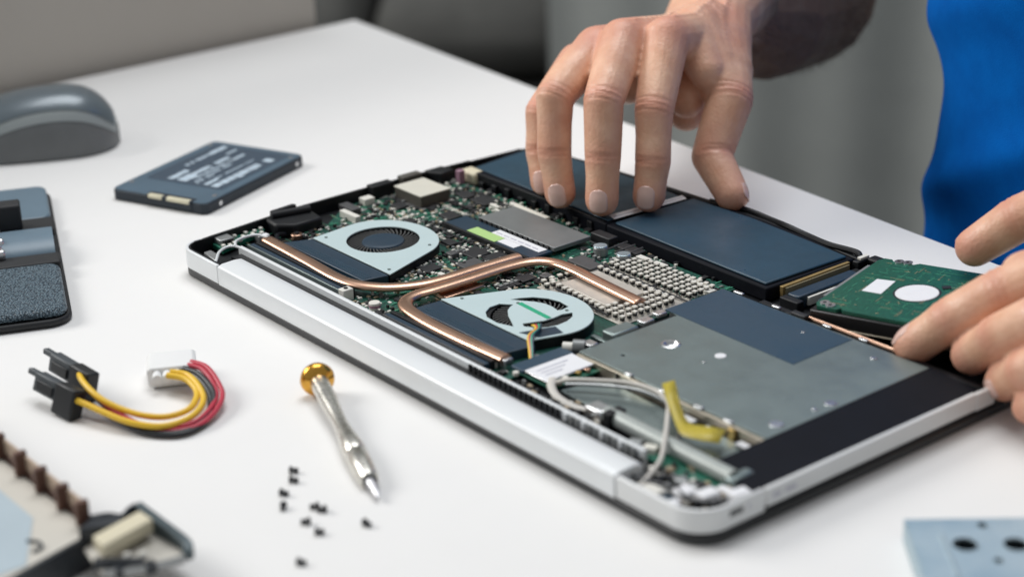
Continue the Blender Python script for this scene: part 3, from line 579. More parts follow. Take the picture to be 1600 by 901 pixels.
MB().tube(spline([(258, 44, 12.5), (264, 38, 13), (272, 34.5, 12), (282, 36, 10), (290, 41, 9)]), 1.9, 8, flat=.4).build('ribbon_cable', 'cable_white', LT)
# wireless card
wc = MB().box(234, 262, 40, 69.5, 9.2, 10.1).build('wireless_card', 'pcb_bright', LT, bevel=.15)
MB().box(242.3, 258.3, 40.4, 68.6, 10.9, 12.0).build('card_shield', 'steel_bright', wc, bevel=.3); MB().box(242.6, 258, 40.8, 68.2, 12.01, 12.2).build('card_label', 'label_white', wc)
for k in range(3): MB().box(246.5+k*3, 247.3+k*3, 44, 62-k*4, 12.21, 12.3).build('label_line', 'label_print', wc)
MB().box(233.2, 242, 39.8, 70, 10.12, 11.9).build('card_connector', 'navy_sticker', wc, bevel=.4)
for x, y, m_ in ((259.3, 42, 'gold'), (259.5, 50, 'smd_white'), (259, 58, 'gold'), (259.6, 63, 'copper'), (240.5, 37, 'smd_white'), (261, 45, 'smd_tan')): MB().cyl(x, y, 10.1, 12, 1.5, 12).build('antenna_plug', m_, wc, bevel=.3)
MB().tube([(233.5, 70.5, 11.5), (237, 73.5, 11.5)], 2.6, 16).build('rubber_roller', 'smd_white', LT); MB().tube([(237.2, 73.7, 12), (241.5, 77.3, 12)], 3.6, 18).build('spring_roller', 'ram_grey', LT)
MB().cyl(229, 58, 7, 9.5, 2.4, 16).build('standoff', 'smd_grey', LT, bevel=.3)
# ---- near corner: green board with plugs
nb_ = MB().prism([(335, 29), (377, 26), (376, 37.4), (338, 38.6)], 6.9, 8.8).build('corner_board', 'pcb_bright', LT)
for x0, x1, y0, y1, h, m_ in ((353.5, 366, 7, 12.5, 11.5, 'smd_white'), (372, 377, 6.2, 10.5, 11.5, 'label_white'), (366.5, 374, 14, 22, 11.5, 'label_white'), (375, 382, 18, 27, 12.2, 'label_white'), (383.5, 390, 27, 36, 12.5, 'label_white'), (376, 384, 29, 33, 11, 'label_white'), (358, 366, 14, 19, 10, 'smd_grey'), (357, 364, 22, 27, 10, 'smd_grey'), (347, 355, 13, 24, 9.6, 'chip'), (366, 373, 6, 12, 10.5, 'navy_film'), (364, 371, 24, 31, 9.5, 'smd_grey'), (349, 353, 26, 30, 10, 'smd_tan')):
    MB().box(x0, x1, y0, y1, 6.9, h, rot=rnd.uniform(-.25, .25)).build('cable_plug', m_, LT, bevel=1.1, seg=3)
rn = random.Random(5); sm = MB()
for _ in range(70):
    x, y = rn.uniform(344, 384), rn.uniform(8, 36); w_ = rn.uniform(.8, 3)
    sm.box(x, x+w_, y, y+rn.uniform(.8, 2.5), 6.9, rn.uniform(8.5, 10.5), rn.choice([0, 1, 2, 2, 3]))
for _ in range(60):
    x, y = rn.uniform(262, 300), rn.uniform(26, 40); sm.box(x, x+rn.uniform(.8, 4), y, y+rn.uniform(.8, 2.5), 6.9, rn.uniform(8, 10.5), rn.choice([0, 1, 2, 2, 3]))
for _ in range(80):
    x, y = rn.uniform(226, 300), rn.uniform(26, 38); sm.box(x, x+rn.uniform(.8, 4), y, y+rn.uniform(.8, 2), 6.9, rn.uniform(7.5, 9.2), rn.choice([2, 2, 1, 3]))
sm.build('small_fittings', ['smd_white', 'smd_grey', 'chip', 'smd_tan'], LT, kind='stuff', smooth=0)
for x, y in ((323, 30), (327, 27), (331, 31)): MB().box(x, x+6, y, y+4, 7, 11.5, rot=.4).build('ribbon_plug', 'smd_grey' if x != 331 else 'label_cream', LT, bevel=.5)
MB().tube(spline([(352, 18, 9), (345, 14, 11), (352, 9, 12), (366, 16, 11), (378, 14, 11), (388, 24, 11)]), .8, 8).build('thin_lead', 'wire_black', LT)

# ================================================================== hard drive held in the hand
HD = empty('hard_drive', 'hard drive with green circuit board held between the fingers', 'hard drive', (287.58, 177.0, 18.81), tuple(Matrix(((1,0,0),(0,1,0),(0,0,1))).to_euler()))
HD.rotation_euler = Euler((.027, -.066, .221), 'XYZ')
MB().box(0, 100, 0, 69.85, -9.2, -2.0).build('drive_case', 'hdd_edge', HD, bevel=.8); MB().box(-.3, 100.2, -.3, 70.1, -9.9, -9.21).build('base_plate', 'steel_warm', HD, bevel=.2)
pcb = [(1.2, 5), (3.6, 1), (14, .6), (15.5, 3), (17.5, .8), (58, .6), (80, .8), (99, 4), (99, 66), (80, 69.2), (22, 69.2), (20, 66.8), (9, 66.8), (7, 69), (3, 69), (1.2, 65)]
hp = MB().plate(pcb, [circ(38.5, 34.3, 11.2, 40)], -1.7, 0).build('circuit_board', 'pcb_hdd', HD)
MB().cyl(38.5, 34.3, -1.9, .25, 10.3, 40).build('spindle_cap', 'label_white', HD, bevel=.3); MB().plate(circ(38.5, 34.3, 11.3, 40), [circ(38.5, 34.3, 10.35, 40)], -1.95, .08).build('spindle_ring', 'chip', HD)
MB().box(46, 50, 44, 47.5, 0.01, .5, rot=.6).build('spindle_notch', 'chip', hp)
MB().prism([(13.6, 26.2), (23.8, 26.2), (22.4, 43.4), (13, 42.4)], .02, .22).build('board_label', 'label_white', hp)
rn = random.Random(11); tr = MB()
for _ in range(260):
    x, y = rn.uniform(3, 96), rn.uniform(3, 66)
    if (x-38.5)**2+(y-34.3)**2 < 160: continue
    L = rn.uniform(1.5, 9); w_ = rn.uniform(.2, .38)
    (tr.box(x, min(x+L, 97), y, y+w_, .01, .1, rn.choice([0, 0, 0, 1])) if rn.random() < .55 else tr.box(x, x+w_, y, min(y+L, 67), .01, .1, rn.choice([0, 0, 0, 1])))
for _ in range(60):
    x, y = rn.uniform(3, 96), rn.uniform(3, 66)
    if (x-38.5)**2+(y-34.3)**2 < 160: continue
    tr.cyl(x, y, .01, .12, .45, 6, 1)
tr.build('board_traces', ['trace', 'trace_tan'], hp, kind='stuff', smooth=0)
for x, y in ((9.5, 3.6), (12, 67), (5.5, 5.5), (16.5, 67.4)):
    sc_ = MB().plate(circ(x, y, 2.4, 20), [circ(x, y, 1.1, 12)], .02, .6).build('screw_lug', 'steel_bright', HD); MB().cyl(x, y, -.2, .25, 1.1, 12).build('screw_recess', 'chip', sc_)
MB().box(-2.4, .9, 12, 60, -6.5, -2.2).build('connector', 'navy_film', HD, bevel=.4); MB().box(-.6, 1.1, 14, 58, -1.9, -.2).build('contact_strip', 'smd_grey', HD)

# ================================================================== solid state drive on the table
SD = empty('solid_state_drive', 'thin dark solid state drive with blurred printed label on the table', 'drive', (-130.9, 28.4, 0), (0, 0, .3903))
MB().prism(rrect(0, 69.85, 0, 100, 4.5), 0.1, 6.3).build('case', 'ssd_body', SD, bevel=.6)
st = MB().plate(rrect(.8, 69.05, .8, 99.2, 4), [], 6.31, 7).build('cover', 'ssd_top', SD, bevel=.3)
MB().prism(rrect(7, 63, 24, 94, 2), 7.01, 7.12).build('label_panel', 'ssd_label', st)
pr = MB(); rn = random.Random(2)
def textrow(u0, v0, L, h, gap, fill=.8):
    v_ = v0
    while v_ < v0+L:
        l = rn.uniform(.5, 1.5)*h*.7
        if rn.random() < fill: pr.box(u0+rn.uniform(-.1, .1), u0+h*rn.uniform(.75, 1.05), v_, v_+l, 7.13, 7.2)
        v_ += l+gap
textrow(53, 27, 55, 6.5, .9, .95); textrow(46.5, 38, 40, 1.6, .6)
textrow(20, 28, 14, 5, .5, 1); textrow(28, 40, 34, 4.5, .5, .95); textrow(34.5, 36, 36, 2.2, .5, .95); textrow(38.5, 30, 40, 2, .5); textrow(14, 52, 26, 3, .5); textrow(13, 78, 13, 5, .4, 1); textrow(24, 78, 12, 2.5, .5); textrow(41.5, 26, 18, 1.6, .6); textrow(27, 28, 10, 8, .4, 1); textrow(34, 60, 24, 3.2, .4, 1); textrow(47, 28, 9, 4, .4, 1)
pr.build('printed_text', 'ssd_print', st, kind='stuff', smooth=0)
for u, v_ in ((4.2, 14.5), (65.5, 14.5), (4.2, 91), (65.5, 91)): MB().cyl(u, v_, 6.9, 7.25, 1.6, 16).build('corner_screw', 'steel_bright', SD)
for v_ in (14, 91): MB().add([], []).lathe([(0, 1.5), (.4, 1.5)], (69.7, v_, 3.4), (1, 0, 0), 14).build('side_screw', 'steel_bright', SD)
MB().box(26.5, 60, -.6, 5.5, 1.6, 7.3).build('connector', 'ssd_body', SD, bevel=.5)
MB().box(28.5, 38.5, -1.0, 2.2, 5.4, 7.6).build('contact_block', 'contact_cream', SD, bevel=.3); MB().box(42, 58.5, -1.0, 2.2, 5.4, 7.6).build('contact_block', 'contact_cream', SD, bevel=.3)

# ================================================================== mouse
MO = empty('computer_mouse', 'grey computer mouse with glossy blue grey shell on the white table', 'mouse', (-253, 40, 0), (0, 0, math.atan2(-.89, -.45)))
def mouse_surf(u0, u1, a_lo, a_hi, grow, nu=40, na=22):
    # u: -1 rear .. 1 front (local x forward); a_lo(u)/a_hi(u): angle range, 0 = right table edge, pi = left
    vs = []; 
    for i in range(nu+1):
        u = u0+(u1-u0)*i/nu
        hw = (30+grow)*(1-abs(u)**3.2*.42)*math.sqrt(max(0, 1-abs(u)**9)); x = u*(52+grow)
        hgt = (38+grow)*math.sqrt(max(0, 1-abs((u+.30)/(1.32 if u > -.3 else .72))**2.5))
        for k in range(na+1):
            a = a_lo(u)+(a_hi(u)-a_lo(u))*k/na; ca, sa = math.cos(a), math.sin(a)
            y = -hw*math.copysign(abs(ca)**.75, ca); z = hgt*abs(sa)**.8
            vs.append((x, y, max(z, 0)+.8))
    fs = [(i*(na+1)+k, (i+1)*(na+1)+k, (i+1)*(na+1)+k+1, i*(na+1)+k+1) for i in range(nu) for k in range(na)]
    return vs, fs
bnd = lambda u: .58-.26*((u+.25)**2 if u > -.25 else 1.2*(u+.25)**2)
v1, f1 = mouse_surf(-.998, .998, lambda u: 0, lambda u: PI, 0); MB().add(v1, f1).build('body', 'mouse_body', MO, smooth=70)
v1, f1 = mouse_surf(-.97, .97, lambda u: bnd(u), lambda u: PI-bnd(u), .35); MB().add(v1, f1).build('side_band', 'mouse_band', MO, smooth=70)
v1, f1 = mouse_surf(-.94, .96, lambda u: bnd(u)+.25, lambda u: PI-bnd(u)-.25, .8); sh = MB().add(v1, f1).build('top_shell', 'mouse_shell', MO, smooth=70)
MB().tube([(33, -3.2, 27.5), (33, 3.2, 27.5)], 7, 20).build('scroll_wheel', 'mouse_body', MO, bevel=1)
MB().prism(circ(0, 0, 25, 30), 0.05, 1.2).build('foot', 'black', MO)

# ================================================================== leather tool case
LC = empty('tool_case', 'blue grey leather tool case holding silver bits at the table edge', 'case', (29, -74, 0), (0, 0, math.atan2(.385, -.92)))
# local x runs away along its right edge, local y to the camera's left (mirrored axis kept by negative side)
MB().prism(rrect(0, 208, 2, 120, 12), .2, 4.2).build('case_base', 'leather_edge', LC, bevel=1.4)
def pad(name, x0, x1, y0, y1, z0, z1, m_, bev=2.2): return MB().prism(rrect(x0, x1, y0, y1, 7), z0, z1).build(name, m_, LC, bevel=bev, seg=4)
pad('leather_flap', 2.5, 70, 4, 117, 4.3, 9, 'leather', 3)
MB().box(69, 84, 3.2, 118, 4.3, 9.4).build('strap', 'strap_black', LC, bevel=1)
hm = MB(); P = []
for i in range(13):
    a = PI*i/12; P.append((105-20*math.cos(a), 4.3+10*math.sin(a)))
n = 13; hm.add([(x, 5, z) for x, z in P]+[(x, 34, z) for x, z in P], [tuple(range(n)), tuple(range(2*n-1, n-1, -1))]+[(i, n+i, n+i+1, i+1) for i in range(n-1)]).build('leather_loop', 'leather_smooth', LC, smooth=60)
MB().box(125.5, 147, 3.2, 118, 4.3, 8).build('strap', 'strap_black', LC, bevel=1)
pad('end_pocket', 148, 206, 4, 117, 4.3, 7.5, 'leather_smooth')
MB().box(128, 140, 20, 110, 8.1, 23).build('black_sleeve', 'strap_black', LC, bevel=1.2)
MB().add([(176, 40, 7), (186, 40, 7), (184, 43, 19), (176, 44, 7), (186, 44, 7), (184, 45, 19)], [(0, 1, 2), (5, 4, 3), (0, 3, 4, 1), (1, 4, 5, 2), (2, 5, 3, 0)]).build('black_tab', 'strap_black', LC)
for i in range(6):
    MB().lathe([(0, 2.2), (1, 3.1), (9, 3.1), (10, 2.4), (26, 2.4), (27, 3.2), (60, 3.2)], (83+i*7.3, 31+(i % 2)*1.5, 11.5+1.2*math.sin(i)), (0, 1, 0), 18).build('silver_bit', 'steel_bright', LC)

# ================================================================== cable
CB = empty('power_cable', 'short power adapter cable of yellow, red and black wires', 'cable')
def wire(pts, m_, r=1.2): return MB().tube(spline(pts), r, 10).build('wire', m_, CB, smooth=60)
wire([(108, -111.5, 12.5), (115.3, -114.5, 13), (126.6, -116.0, 12), (136.1, -114.9, 10.0), (145.5, -110.8, 7.5), (155.4, -105.2, 6), (162.5, -97.4, 5.5), (162.2, -86.3, 5.5), (153.6, -77.3, 6.5), (145.2, -74.9, 8.0), (138.1, -75.7, 9.0), (131, -79.5, 9.0)], 'wire_yellow', 1.45)
wire([(117, -124.5, 9.5), (124.3, -124.0, 9.5), (132.9, -121.2, 8.5), (143.6, -117.6, 7.0), (155.2, -113.0, 5.5), (166.5, -105.1, 4.8), (169.8, -95.8, 4.8), (167.0, -85.8, 5.0), (159.1, -77.2, 6.0), (148.3, -73.4, 8.0), (136.4, -72.4, 9.0), (129, -76.5, 9.0)], 'wire_yellow', 1.45)
wire([(110, -109, 8), (120.8, -111.1, 4.5), (144.7, -110.9, 3), (166.3, -106.8, 2.2), (174.1, -95.3, 2.2), (170.2, -82.8, 3), (162.5, -76, 4.2), (153.2, -71.6, 7), (141, -70.4, 9), (131, -73, 9)], 'wire_black')
wire([(122, -119, 6), (140, -115, 4), (162, -110, 2), (174.5, -99, 1.8), (173.5, -86, 2), (165, -76.5, 4), (155, -70, 6.6), (141, -68.4, 9.4), (130, -70.5, 9.4)], 'wire_black')
wire([(112, -111, 7), (124, -113, 8), (140, -112.5, 6), (156, -108.5, 3.5), (168, -101.3, 3.2), (171.6, -90.0, 3.4), (166.9, -79.1, 4.2), (158, -70.0, 5.4), (148.0, -66.2, 7.4), (137, -65, 9.8), (129, -67.5, 9.8)], 'wire_red')
wire([(124, -119, 6), (140, -115.5, 5.5), (158, -109.5, 3), (171, -100, 2.4), (174, -89, 2.6), (169, -77.5, 3.6), (160, -68, 5.2), (149, -64, 7.6), (137, -62.6, 10.2), (127.5, -65, 10.2)], 'wire_red')
def sata(name_, o, ang, tilt, roll):
    q = dict(loc=o, rot=(roll, tilt, ang))
    MB().box(0, 16, -3, 3, -6, 2.8).build('plug_body', 'conn_grey', CB, bevel=.7, **q)
    MB().box(16.05, 30, -3.5, 3.5, -11, 3.3).build('plug_hood', 'conn_black', CB, bevel=.8, **q)
    MB().box(-7.5, -.05, -1.5, 1.7, -.4, 2.3).build('plug_latch', 'conn_grey', CB, bevel=.5, **q)
    MB().box(3, 15, -3.9, -3.05, -4.5, 0).build('plug_key', 'conn_black', CB, bevel=.3, **q)
sata('plug', (87, -113.5, 13.5), R_(8), R_(5), R_(-14)); sata('plug', (98, -126.5, 11.5), R_(9), R_(3), R_(-20))
mo = MB().prism(rrect(-11.5, 11.5, -5, 5, 2.5), 0, 19).build('molex_plug', 'molex_white', CB, bevel=1, loc=(116, -71, 7.2), rot=(0, R_(-90), 0)); mo.rotation_euler = (Matrix.Rotation(R_(152), 4, 'Z') @ Matrix.Rotation(R_(90), 4, 'Y') @ Matrix.Rotation(R_(90), 4, 'Z')).to_euler(); mo.location = (127*S, -75*S, 5.6*S)
for i in range(4):
    c = MB().cyl(0, 0, 0, 6, 2.2, 16).build('wire_socket', 'molex_white', CB); c.rotation_euler = (0, R_(90), R_(-28)); d_ = (i-1.5)*4.6
    c.location = ((126.6+d_*.47)*S, (-74.8+d_*.88)*S, 7.2*S)

# ================================================================== screwdriver
SDv = empty('screwdriver', 'slim steel precision screwdriver with gold cap beside the laptop', 'screwdriver')
o0 = Vector((181, -30.2, 8.0)); o1 = Vector((281, -67.5, 2.6)); ax = o1-o0
MB().lathe([(2, 3.6), (3, 4.4), (20, 4.2), (34, 3.5), (44, 3.35), (52, 3.9), (62, 4.8), (70, 5.1), (71, 4.8), (72, 5.1), (82, 5.0), (90, 4.5), (93, 4.0), (93.6, 3.2)], o0, ax, 36).build('handle', 'driver_steel', SDv, smooth=30)
MB().lathe([(93.4, 3.2), (94.4, 3.1), (94.6, 2.6)], o0, ax, 28).build('chuck', 'chip', SDv); MB().lathe([(94.2, 2.4), (97, 2.2), (101, 1.5), (105, 1.1), (106.5, .6)], o0, ax, 20).build('bit', 'driver_tip', SDv)
MB().lathe([(-5.2, 3), (-5, 5.5), (-4, 7.4), (-2, 8.0), (0, 7.6), (1.6, 6.2), (2.6, 4.2), (3.2, 3.6)], o0, ax, 36).build('cap', 'gold_cap', SDv, smooth=35)

# ================================================================== loose screws
sp_ = MB(); sp_.lathe([(0, 1.7), (.7, 1.8), (1.2, 1.5), (1.4, .8)], (0, 0, 0), (-1, 0, 0), 14); sp_.lathe([(0, 1.05), (1.4, .95), (1.6, 1.25), (2.9, 1.25), (3.2, .7)], (0, 0, 0), (1, 0, 0), 12)
slist = [(235.4, -79.7, .9, 'topmost of the loose black screws left of the screwdriver'), (242.6, -84.3, .8, 'black screw just below the topmost loose screw'), (249.4, -93.3, .6, 'leftmost loose black screw, above an upright one'),
 (259.0, -98.8, -.7, 'black screw pointing toward the viewer, below the leftmost screw'), (268.4, -89.0, 1.0, 'upper screw of the touching black pair'), (272.5, -88.2, .9, 'lower right screw of the touching black pair'),
 (276.6, -98.6, .9, 'black screw just below left of the touching pair'), (286.1, -100.2, .95, 'black screw below the touching pair, right of its neighbour'), (292.8, -82.0, .2, 'lone black screw under the screwdriver tip'), (300.9, -118.2, .7, 'loose black screw nearest the bottom edge')]
sproto = None
for x, y, a, lab in slist:
    if sproto is None: o = sp_.build('loose_screw', 'screw_black'); sproto = o
    else: o = sproto.copy(); COL.objects.link(o)
    o.location = (x*S, y*S, 1.58*S); o.scale = (.88,)*3; o.rotation_euler = (0, .16, a+ (PI if (x > 260 and x < 280) else 0)); tag(o, lab, 'screw', 'loose black screws on the table')

# ================================================================== drive caddy, bottom left
DC = empty('drive_caddy', 'open metal drive caddy with ribbed copper side, cut by the left edge', 'caddy', (16, -6.8, 9))
MB().prism([(40, -169.5), (231.3, -169.5), (243.8, -216), (40, -216)], -8.8, 2.9).build('caddy_body', 'caddy_dark', DC, bevel=.5)
MB().prism([(60, -169.5), (231, -169.5), (243.5, -216), (60, -216)], 3, 4.6).build('caddy_floor', 'caddy_cream', DC)
MB().prism([(60, -182), (206, -182), (238, -200), (238, -216), (60, -216)], 4.62, 4.9).build('blue_label', 'caddy_blue', DC)
MB().prism([(231.3, -169.5), (233.2, -169.5), (246, -216), (243.8, -216)], -8.8, 4.9).build('caddy_end', 'caddy_dark', DC, bevel=.3)
sw = MB().box(60, 229, -168.6, -166.8, 1, 7.5).build('copper_side', 'caddy_copper', DC, bevel=.3)
MB().box(60, 148, -168.4, -167, 7.5, 13).build('copper_side', 'caddy_copper', DC)
for i, x in enumerate((62, 83, 105, 127, 148, 168.5, 187, 206, 222.5)):
    MB().prism([(x, -172.2), (x+2.8, -172.2), (x+2.8, -166.6), (x, -166.6)], 4.7, 15.5 if i != 8 else 15).build('rib', 'caddy_copper', DC, bevel=.7)
    if i < 8: MB().box(x+3.5, x+(19 if i > 3 else 20), -168.2, -167.2, 7.6, 13.6).build('rib_web', 'caddy_tan', DC)
MB().prism([(228, -164), (233, -156), (231, -149), (265, -146.5), (268, -152), (262, -170), (256, -179), (236, -176)], .2, 1.5).build('bracket_plate', 'caddy_cream', DC, bevel=.4)
def strip(name_, pts, wd, h0, h1, m_):
    P_ = spline([(x, y, 0) for x, y in pts], 6); lo, hi = [], []
    for i, q in enumerate(P_):
        tt = (P_[min(i+1, len(P_)-1)]-P_[max(i-1, 0)]).normalized(); nn_ = Vector((-tt.y, tt.x, 0))*wd/2; lo.append((q+nn_)[:2]); hi.append((q-nn_)[:2])
    f_ = lambda i: h0[1]+(h1[1]-h0[1])*i/(len(P_)-1)
    k_ = len(P_); vs_ = [(*q, h0[0]) for q in lo]+[(*q, h0[0]) for q in hi]+[(*q, f_(i)) for i, q in enumerate(lo)]+[(*q, f_(i)) for i, q in enumerate(hi)]
    fs_ = [(i, i+1, 2*k_+i+1, 2*k_+i) for i in range(k_-1)]+[(k_+i+1, k_+i, 3*k_+i, 3*k_+i+1) for i in range(k_-1)]+[(2*k_+i, 2*k_+i+1, 3*k_+i+1, 3*k_+i) for i in range(k_-1)]+[(0, 2*k_, 3*k_, k_), (k_-1, 2*k_-1, 4*k_-1, 3*k_-1)]
    return MB().add(vs_, fs_).build(name_, m_, DC, bevel=.3)
strip('bracket_rim', [(231, -149.5), (246, -148), (264, -146.8), (268.5, -150)], 3.6, (1, 9.8), (0, 4.0), 'caddy_rim')
strip('bracket_rim', [(268.3, -150.4), (267, -157), (262.5, -169), (257, -178.5)], 1.4, (0, 3.6), (0, 2.6), 'smd_grey')
strip('bracket_rim', [(226, -168), (229, -161.5), (234, -158), (231.5, -153.5), (230.5, -149.8)], 1.6, (0, 8.6), (0, 9.6), 'caddy_dark')
for x_, y_ in ((264, -163), (259, -173)): MB().box(x_-2, x_+2.4, y_-2.2, y_+2.2, -1, 3.2).build('bracket_clip', 'caddy_dark', DC, bevel=.4)
MB().prism([(227, -166), (234, -158), (240, -160), (233, -176)], 3, 9).build('black_mount', 'caddy_dark', DC, bevel=.8)
MB().prism([(237.6, -152.0), (247.2, -151.6), (253.0, -175.5), (243.6, -175.2)], 4.6, 10.2).build('cream_connector', 'yellow_connector', DC, bevel=.7, seg=3)
for x, y in ((256, -170), (259, -165)): MB().box(x, x+2.2, y, y+3, 3, 6).build('white_tab', 'smd_white', DC, bevel=.4)
MB().prism([(252, -180), (264, -166), (262, -164), (250, -178)], .2, 5).build('bracket_foot', 'caddy_dark', DC, bevel=.5)
MB().tube(spline([(222, -192, 5.2), (226, -189, 5.2), (230, -190, 5.2), (231, -194, 5.2)]), .7, 6).build('label_mark', 'conn_grey', DC)

# ================================================================== steel bracket, bottom right
e1 = Vector((.645, .764, 0)); e2 = Vector((.764, -.645, 0))
BR = empty('metal_bracket', 'pale blue metal mounting bracket with round holes at the corner', 'bracket', (439.9, 66.6, 0), (0, 0, math.atan2(.764, .645)))
def L2(x, y):
    d = Vector((x-439.9, y-66.6, 0)); return (d.dot(Vector((.645, .764, 0))), d.dot(Vector((-.764, .645, 0))))
hl = [(*L2(467.6, 68.6), 4.8), (*L2(480.1, 82.6), 4.8), (*L2(462.7, 84.8), 2.0), (*L2(483, 68.4), 1.8)]
MB().plate([(0, 0), (0, -70), (75, -70), (75, 0)], [circ(a, b, r, 22) for a, b, r in hl], 8, 9).build('plate', 'teal_steel', BR, bevel=.3)
MB().box(4, 75, -70, -4, 2.2, 3.2).build('inner_plate', 'hole_dark', BR)  # added dark sheet, paints the shade seen through the holes
MB().box(.0, 1.0, -70, -.5, .2, 7.95).build('side_flange', 'teal_steel', BR); MB().box(2, 75, -1.0, -.05, 3.5, 7.95).build('end_flange', 'teal_steel', BR)
a, b = L2(457.1, 67.5); c_, d_ = L2(480.8, 48.2)
MB().tube([(a, b, 8.9), (c_, d_, 8.9)], 1.1, 10, flat=.5).build('pressed_ridge', 'teal_steel', BR)
for (a, b, r) in hl: MB().plate(circ(a, b, r+.7, 22), [circ(a, b, r, 22)], 9.01, 9.2).build('hole_rim', 'teal_steel', BR)

# ================================================================== person
PE = empty('person', 'person in a blue shirt pressing the battery and seating the green hard drive', 'person', (300, 480, -740))
OFF = Vector((300, 480, -740))
def round_cone(mb, p0, r0, p1, r1, n=18):
    p0, p1 = Vector(p0), Vector(p1); L = (p1-p0).length
    if L < .01: p1 = p0+Vector((0, 0, .01)); L = .01
    prof = [(-r0*math.cos(a), max(.02, r0*math.sin(a))) for a in [i*PI/2/6 for i in range(7)]]
    prof += [(L+r1*math.sin(a), max(.02, r1*math.cos(a))) for a in [i*PI/2/6 for i in range(7)]]
    mb.lathe(prof, p0-OFF, p1-p0, n)
def remesh(mb, name, vox, smooth_it, fac=.5):
    me = bpy.data.meshes.new(name); me.from_pydata([(x*S, y*S, z*S) for x, y, z in mb.v], [], mb.f); me.update()
    o = bpy.data.objects.new(name, me); COL.objects.link(o)
    r = o.modifiers.new('r', 'REMESH'); r.mode = 'VOXEL'; r.voxel_size = vox*S; r.use_smooth_shade = True
    s_ = o.modifiers.new('s', 'SMOOTH'); s_.factor = fac; s_.iterations = smooth_it
    dg = bpy.context.evaluated_depsgraph_get(); m2 = bpy.data.meshes.new_from_object(o.evaluated_get(dg))
    bpy.data.objects.remove(o); m2.name = name
    m2.polygons.foreach_set('use_smooth', [True]*len(m2.polygons)); return m2
H = MB()
RH = dict(
 index=[((135, 215, 25), 8.5), ((132.3, 220.4, 42.5), 9.3), ((125, 228, 68.3), 10.2), ((104.6, 256, 98), 13)],
 middle=[((122, 192.6, 25), 8.7), ((117.3, 197.7, 46.9), 9.4), ((111.3, 203.9, 75.5), 10.4), ((88, 238.8, 97), 13.2)],
 ring=[((97, 184.2, 24.6), 8.2), ((90.2, 186.2, 45.6), 9.0), ((84.2, 192.5, 74.6), 10.0), ((71, 234.5, 91), 12.6)],
 little=[((75, 190.5, 23.6), 7.0), ((67, 195, 39), 7.8), ((62, 201, 59), 8.8), ((52, 236, 79), 11)],
 thumb=[((156, 257.5, 20.5), 9.4), ((133.5, 263.5, 36), 11.4), ((127.5, 283, 63), 13.2), ((96, 305, 84), 19)])
LH = dict(
 index=[((347, 182, 16.5), 9.4), ((361.5, 189.0, 31), 10.6), ((379, 201, 46), 11.6), ((404, 226, 62), 13.5)],
 middle=[((376, 186, 20), 9.2), ((393, 182.5, 35), 10.4), ((412, 185, 49), 11.4), ((432.7, 206, 62), 13)],
 ring=[((398, 181, 16), 8.7), ((413.9, 174.0, 29), 9.2), ((433.6, 175, 43), 10.2), ((452, 192, 54), 12)],
 little=[((418, 172, 14), 7.4), ((433, 168, 25), 8), ((448, 168, 36), 8.8), ((468, 182, 46), 11)],
 thumb=[((322.0, 254.5, 37.5), 9.6), ((335.9, 266.9, 52), 11.2), ((357, 281, 66), 12.5), ((410, 285, 76), 16)])
RH = {k: [(p, r*(1.06 if i < 3 and k != 'thumb' else 1.0)) for i, (p, r) in enumerate(ch)] for k, ch in RH.items()}
for Hd in (RH, LH):
    for nm, ch in Hd.items():
        for (p0, r0), (p1, r1) in zip(ch[:-1], ch[1:]):
            m_ = (Vector(p0)+Vector(p1))/2; rm_ = (r0+r1)/2*(.95 if r1 < 10.9 else 1.0)
            round_cone(H, p0, r0, m_, rm_); round_cone(H, m_, rm_, p1, r1)
# right palm, wrist, forearm, upper arm
wr, wu = Vector((82, 321, 92)), Vector((54, 318, 80))
for nm, w_, rr in (('index', wr, 15), ('middle', wr*.65+wu*.35, 15), ('ring', wr*.3+wu*.7, 15), ('little', wu, 14)):
    p, r = RH[nm][3]; p = Vector(p); mid = p*.5+w_*.5+Vector((0, 0, -3)); round_cone(H, p, r, mid, 14); round_cone(H, mid, 14, w_, rr)
    dz = Vector((1.5, -2.5, 8.2)); round_cone(H, p+dz*.55, 6.0, p*.45+w_*.55+dz*.85, 5.0, 12)
ip = Vector(RH['index'][3][0]); mpj = Vector(RH['middle'][3][0]); rpj = Vector(RH['ring'][3][0]); lpj = Vector(RH['little'][3][0])
for a, b_ in ((ip, mpj), (mpj, rpj), (rpj, lpj)): round_cone(H, a*.92+wr*.08-Vector((0, 0, 3)), 9.5, b_*.92+wu*.08-Vector((0, 0, 3)), 9.5)
tm = Vector(RH['thumb'][2][0]); tc_ = Vector(RH['thumb'][3][0])
round_cone(H, tm, 12.5, ip*.45+wr*.55, 15); round_cone(H, tm*.62+ip*.38+Vector((-3, 4, 2)), 10.5, ip*.6+wr*.4+Vector((2, 0, -4)), 14); round_cone(H, tc_, 19, wr, 18); round_cone(H, tm*.5+tc_*.5, 16.5, ip*.3+wr*.7, 16)
round_cone(H, tm*.4+Vector((58, 268, 56))*.6, 13, Vector((66, 300, 72)), 17); round_cone(H, Vector((66, 262, 66)), 14, Vector((64, 312, 76)), 17)
round_cone(H, lpj*.6+wu*.4-Vector((0, 0, 8)), 13, wu-Vector((0, 0, 3)), 15)
round_cone(H, wr, 17, (46, 372, 92), 24); round_cone(H, wu, 15.5, (24, 366, 80), 24)
round_cone(H, (37, 369, 84), 29, (0, 440, 64), 46); round_cone(H, (0, 440, 64), 46, (-36, 515, 58), 52); round_cone(H, (-36, 515, 58), 50, (-30, 545, 150), 52); round_cone(H, (-30, 545, 150), 50, (70, 545, 430), 60)
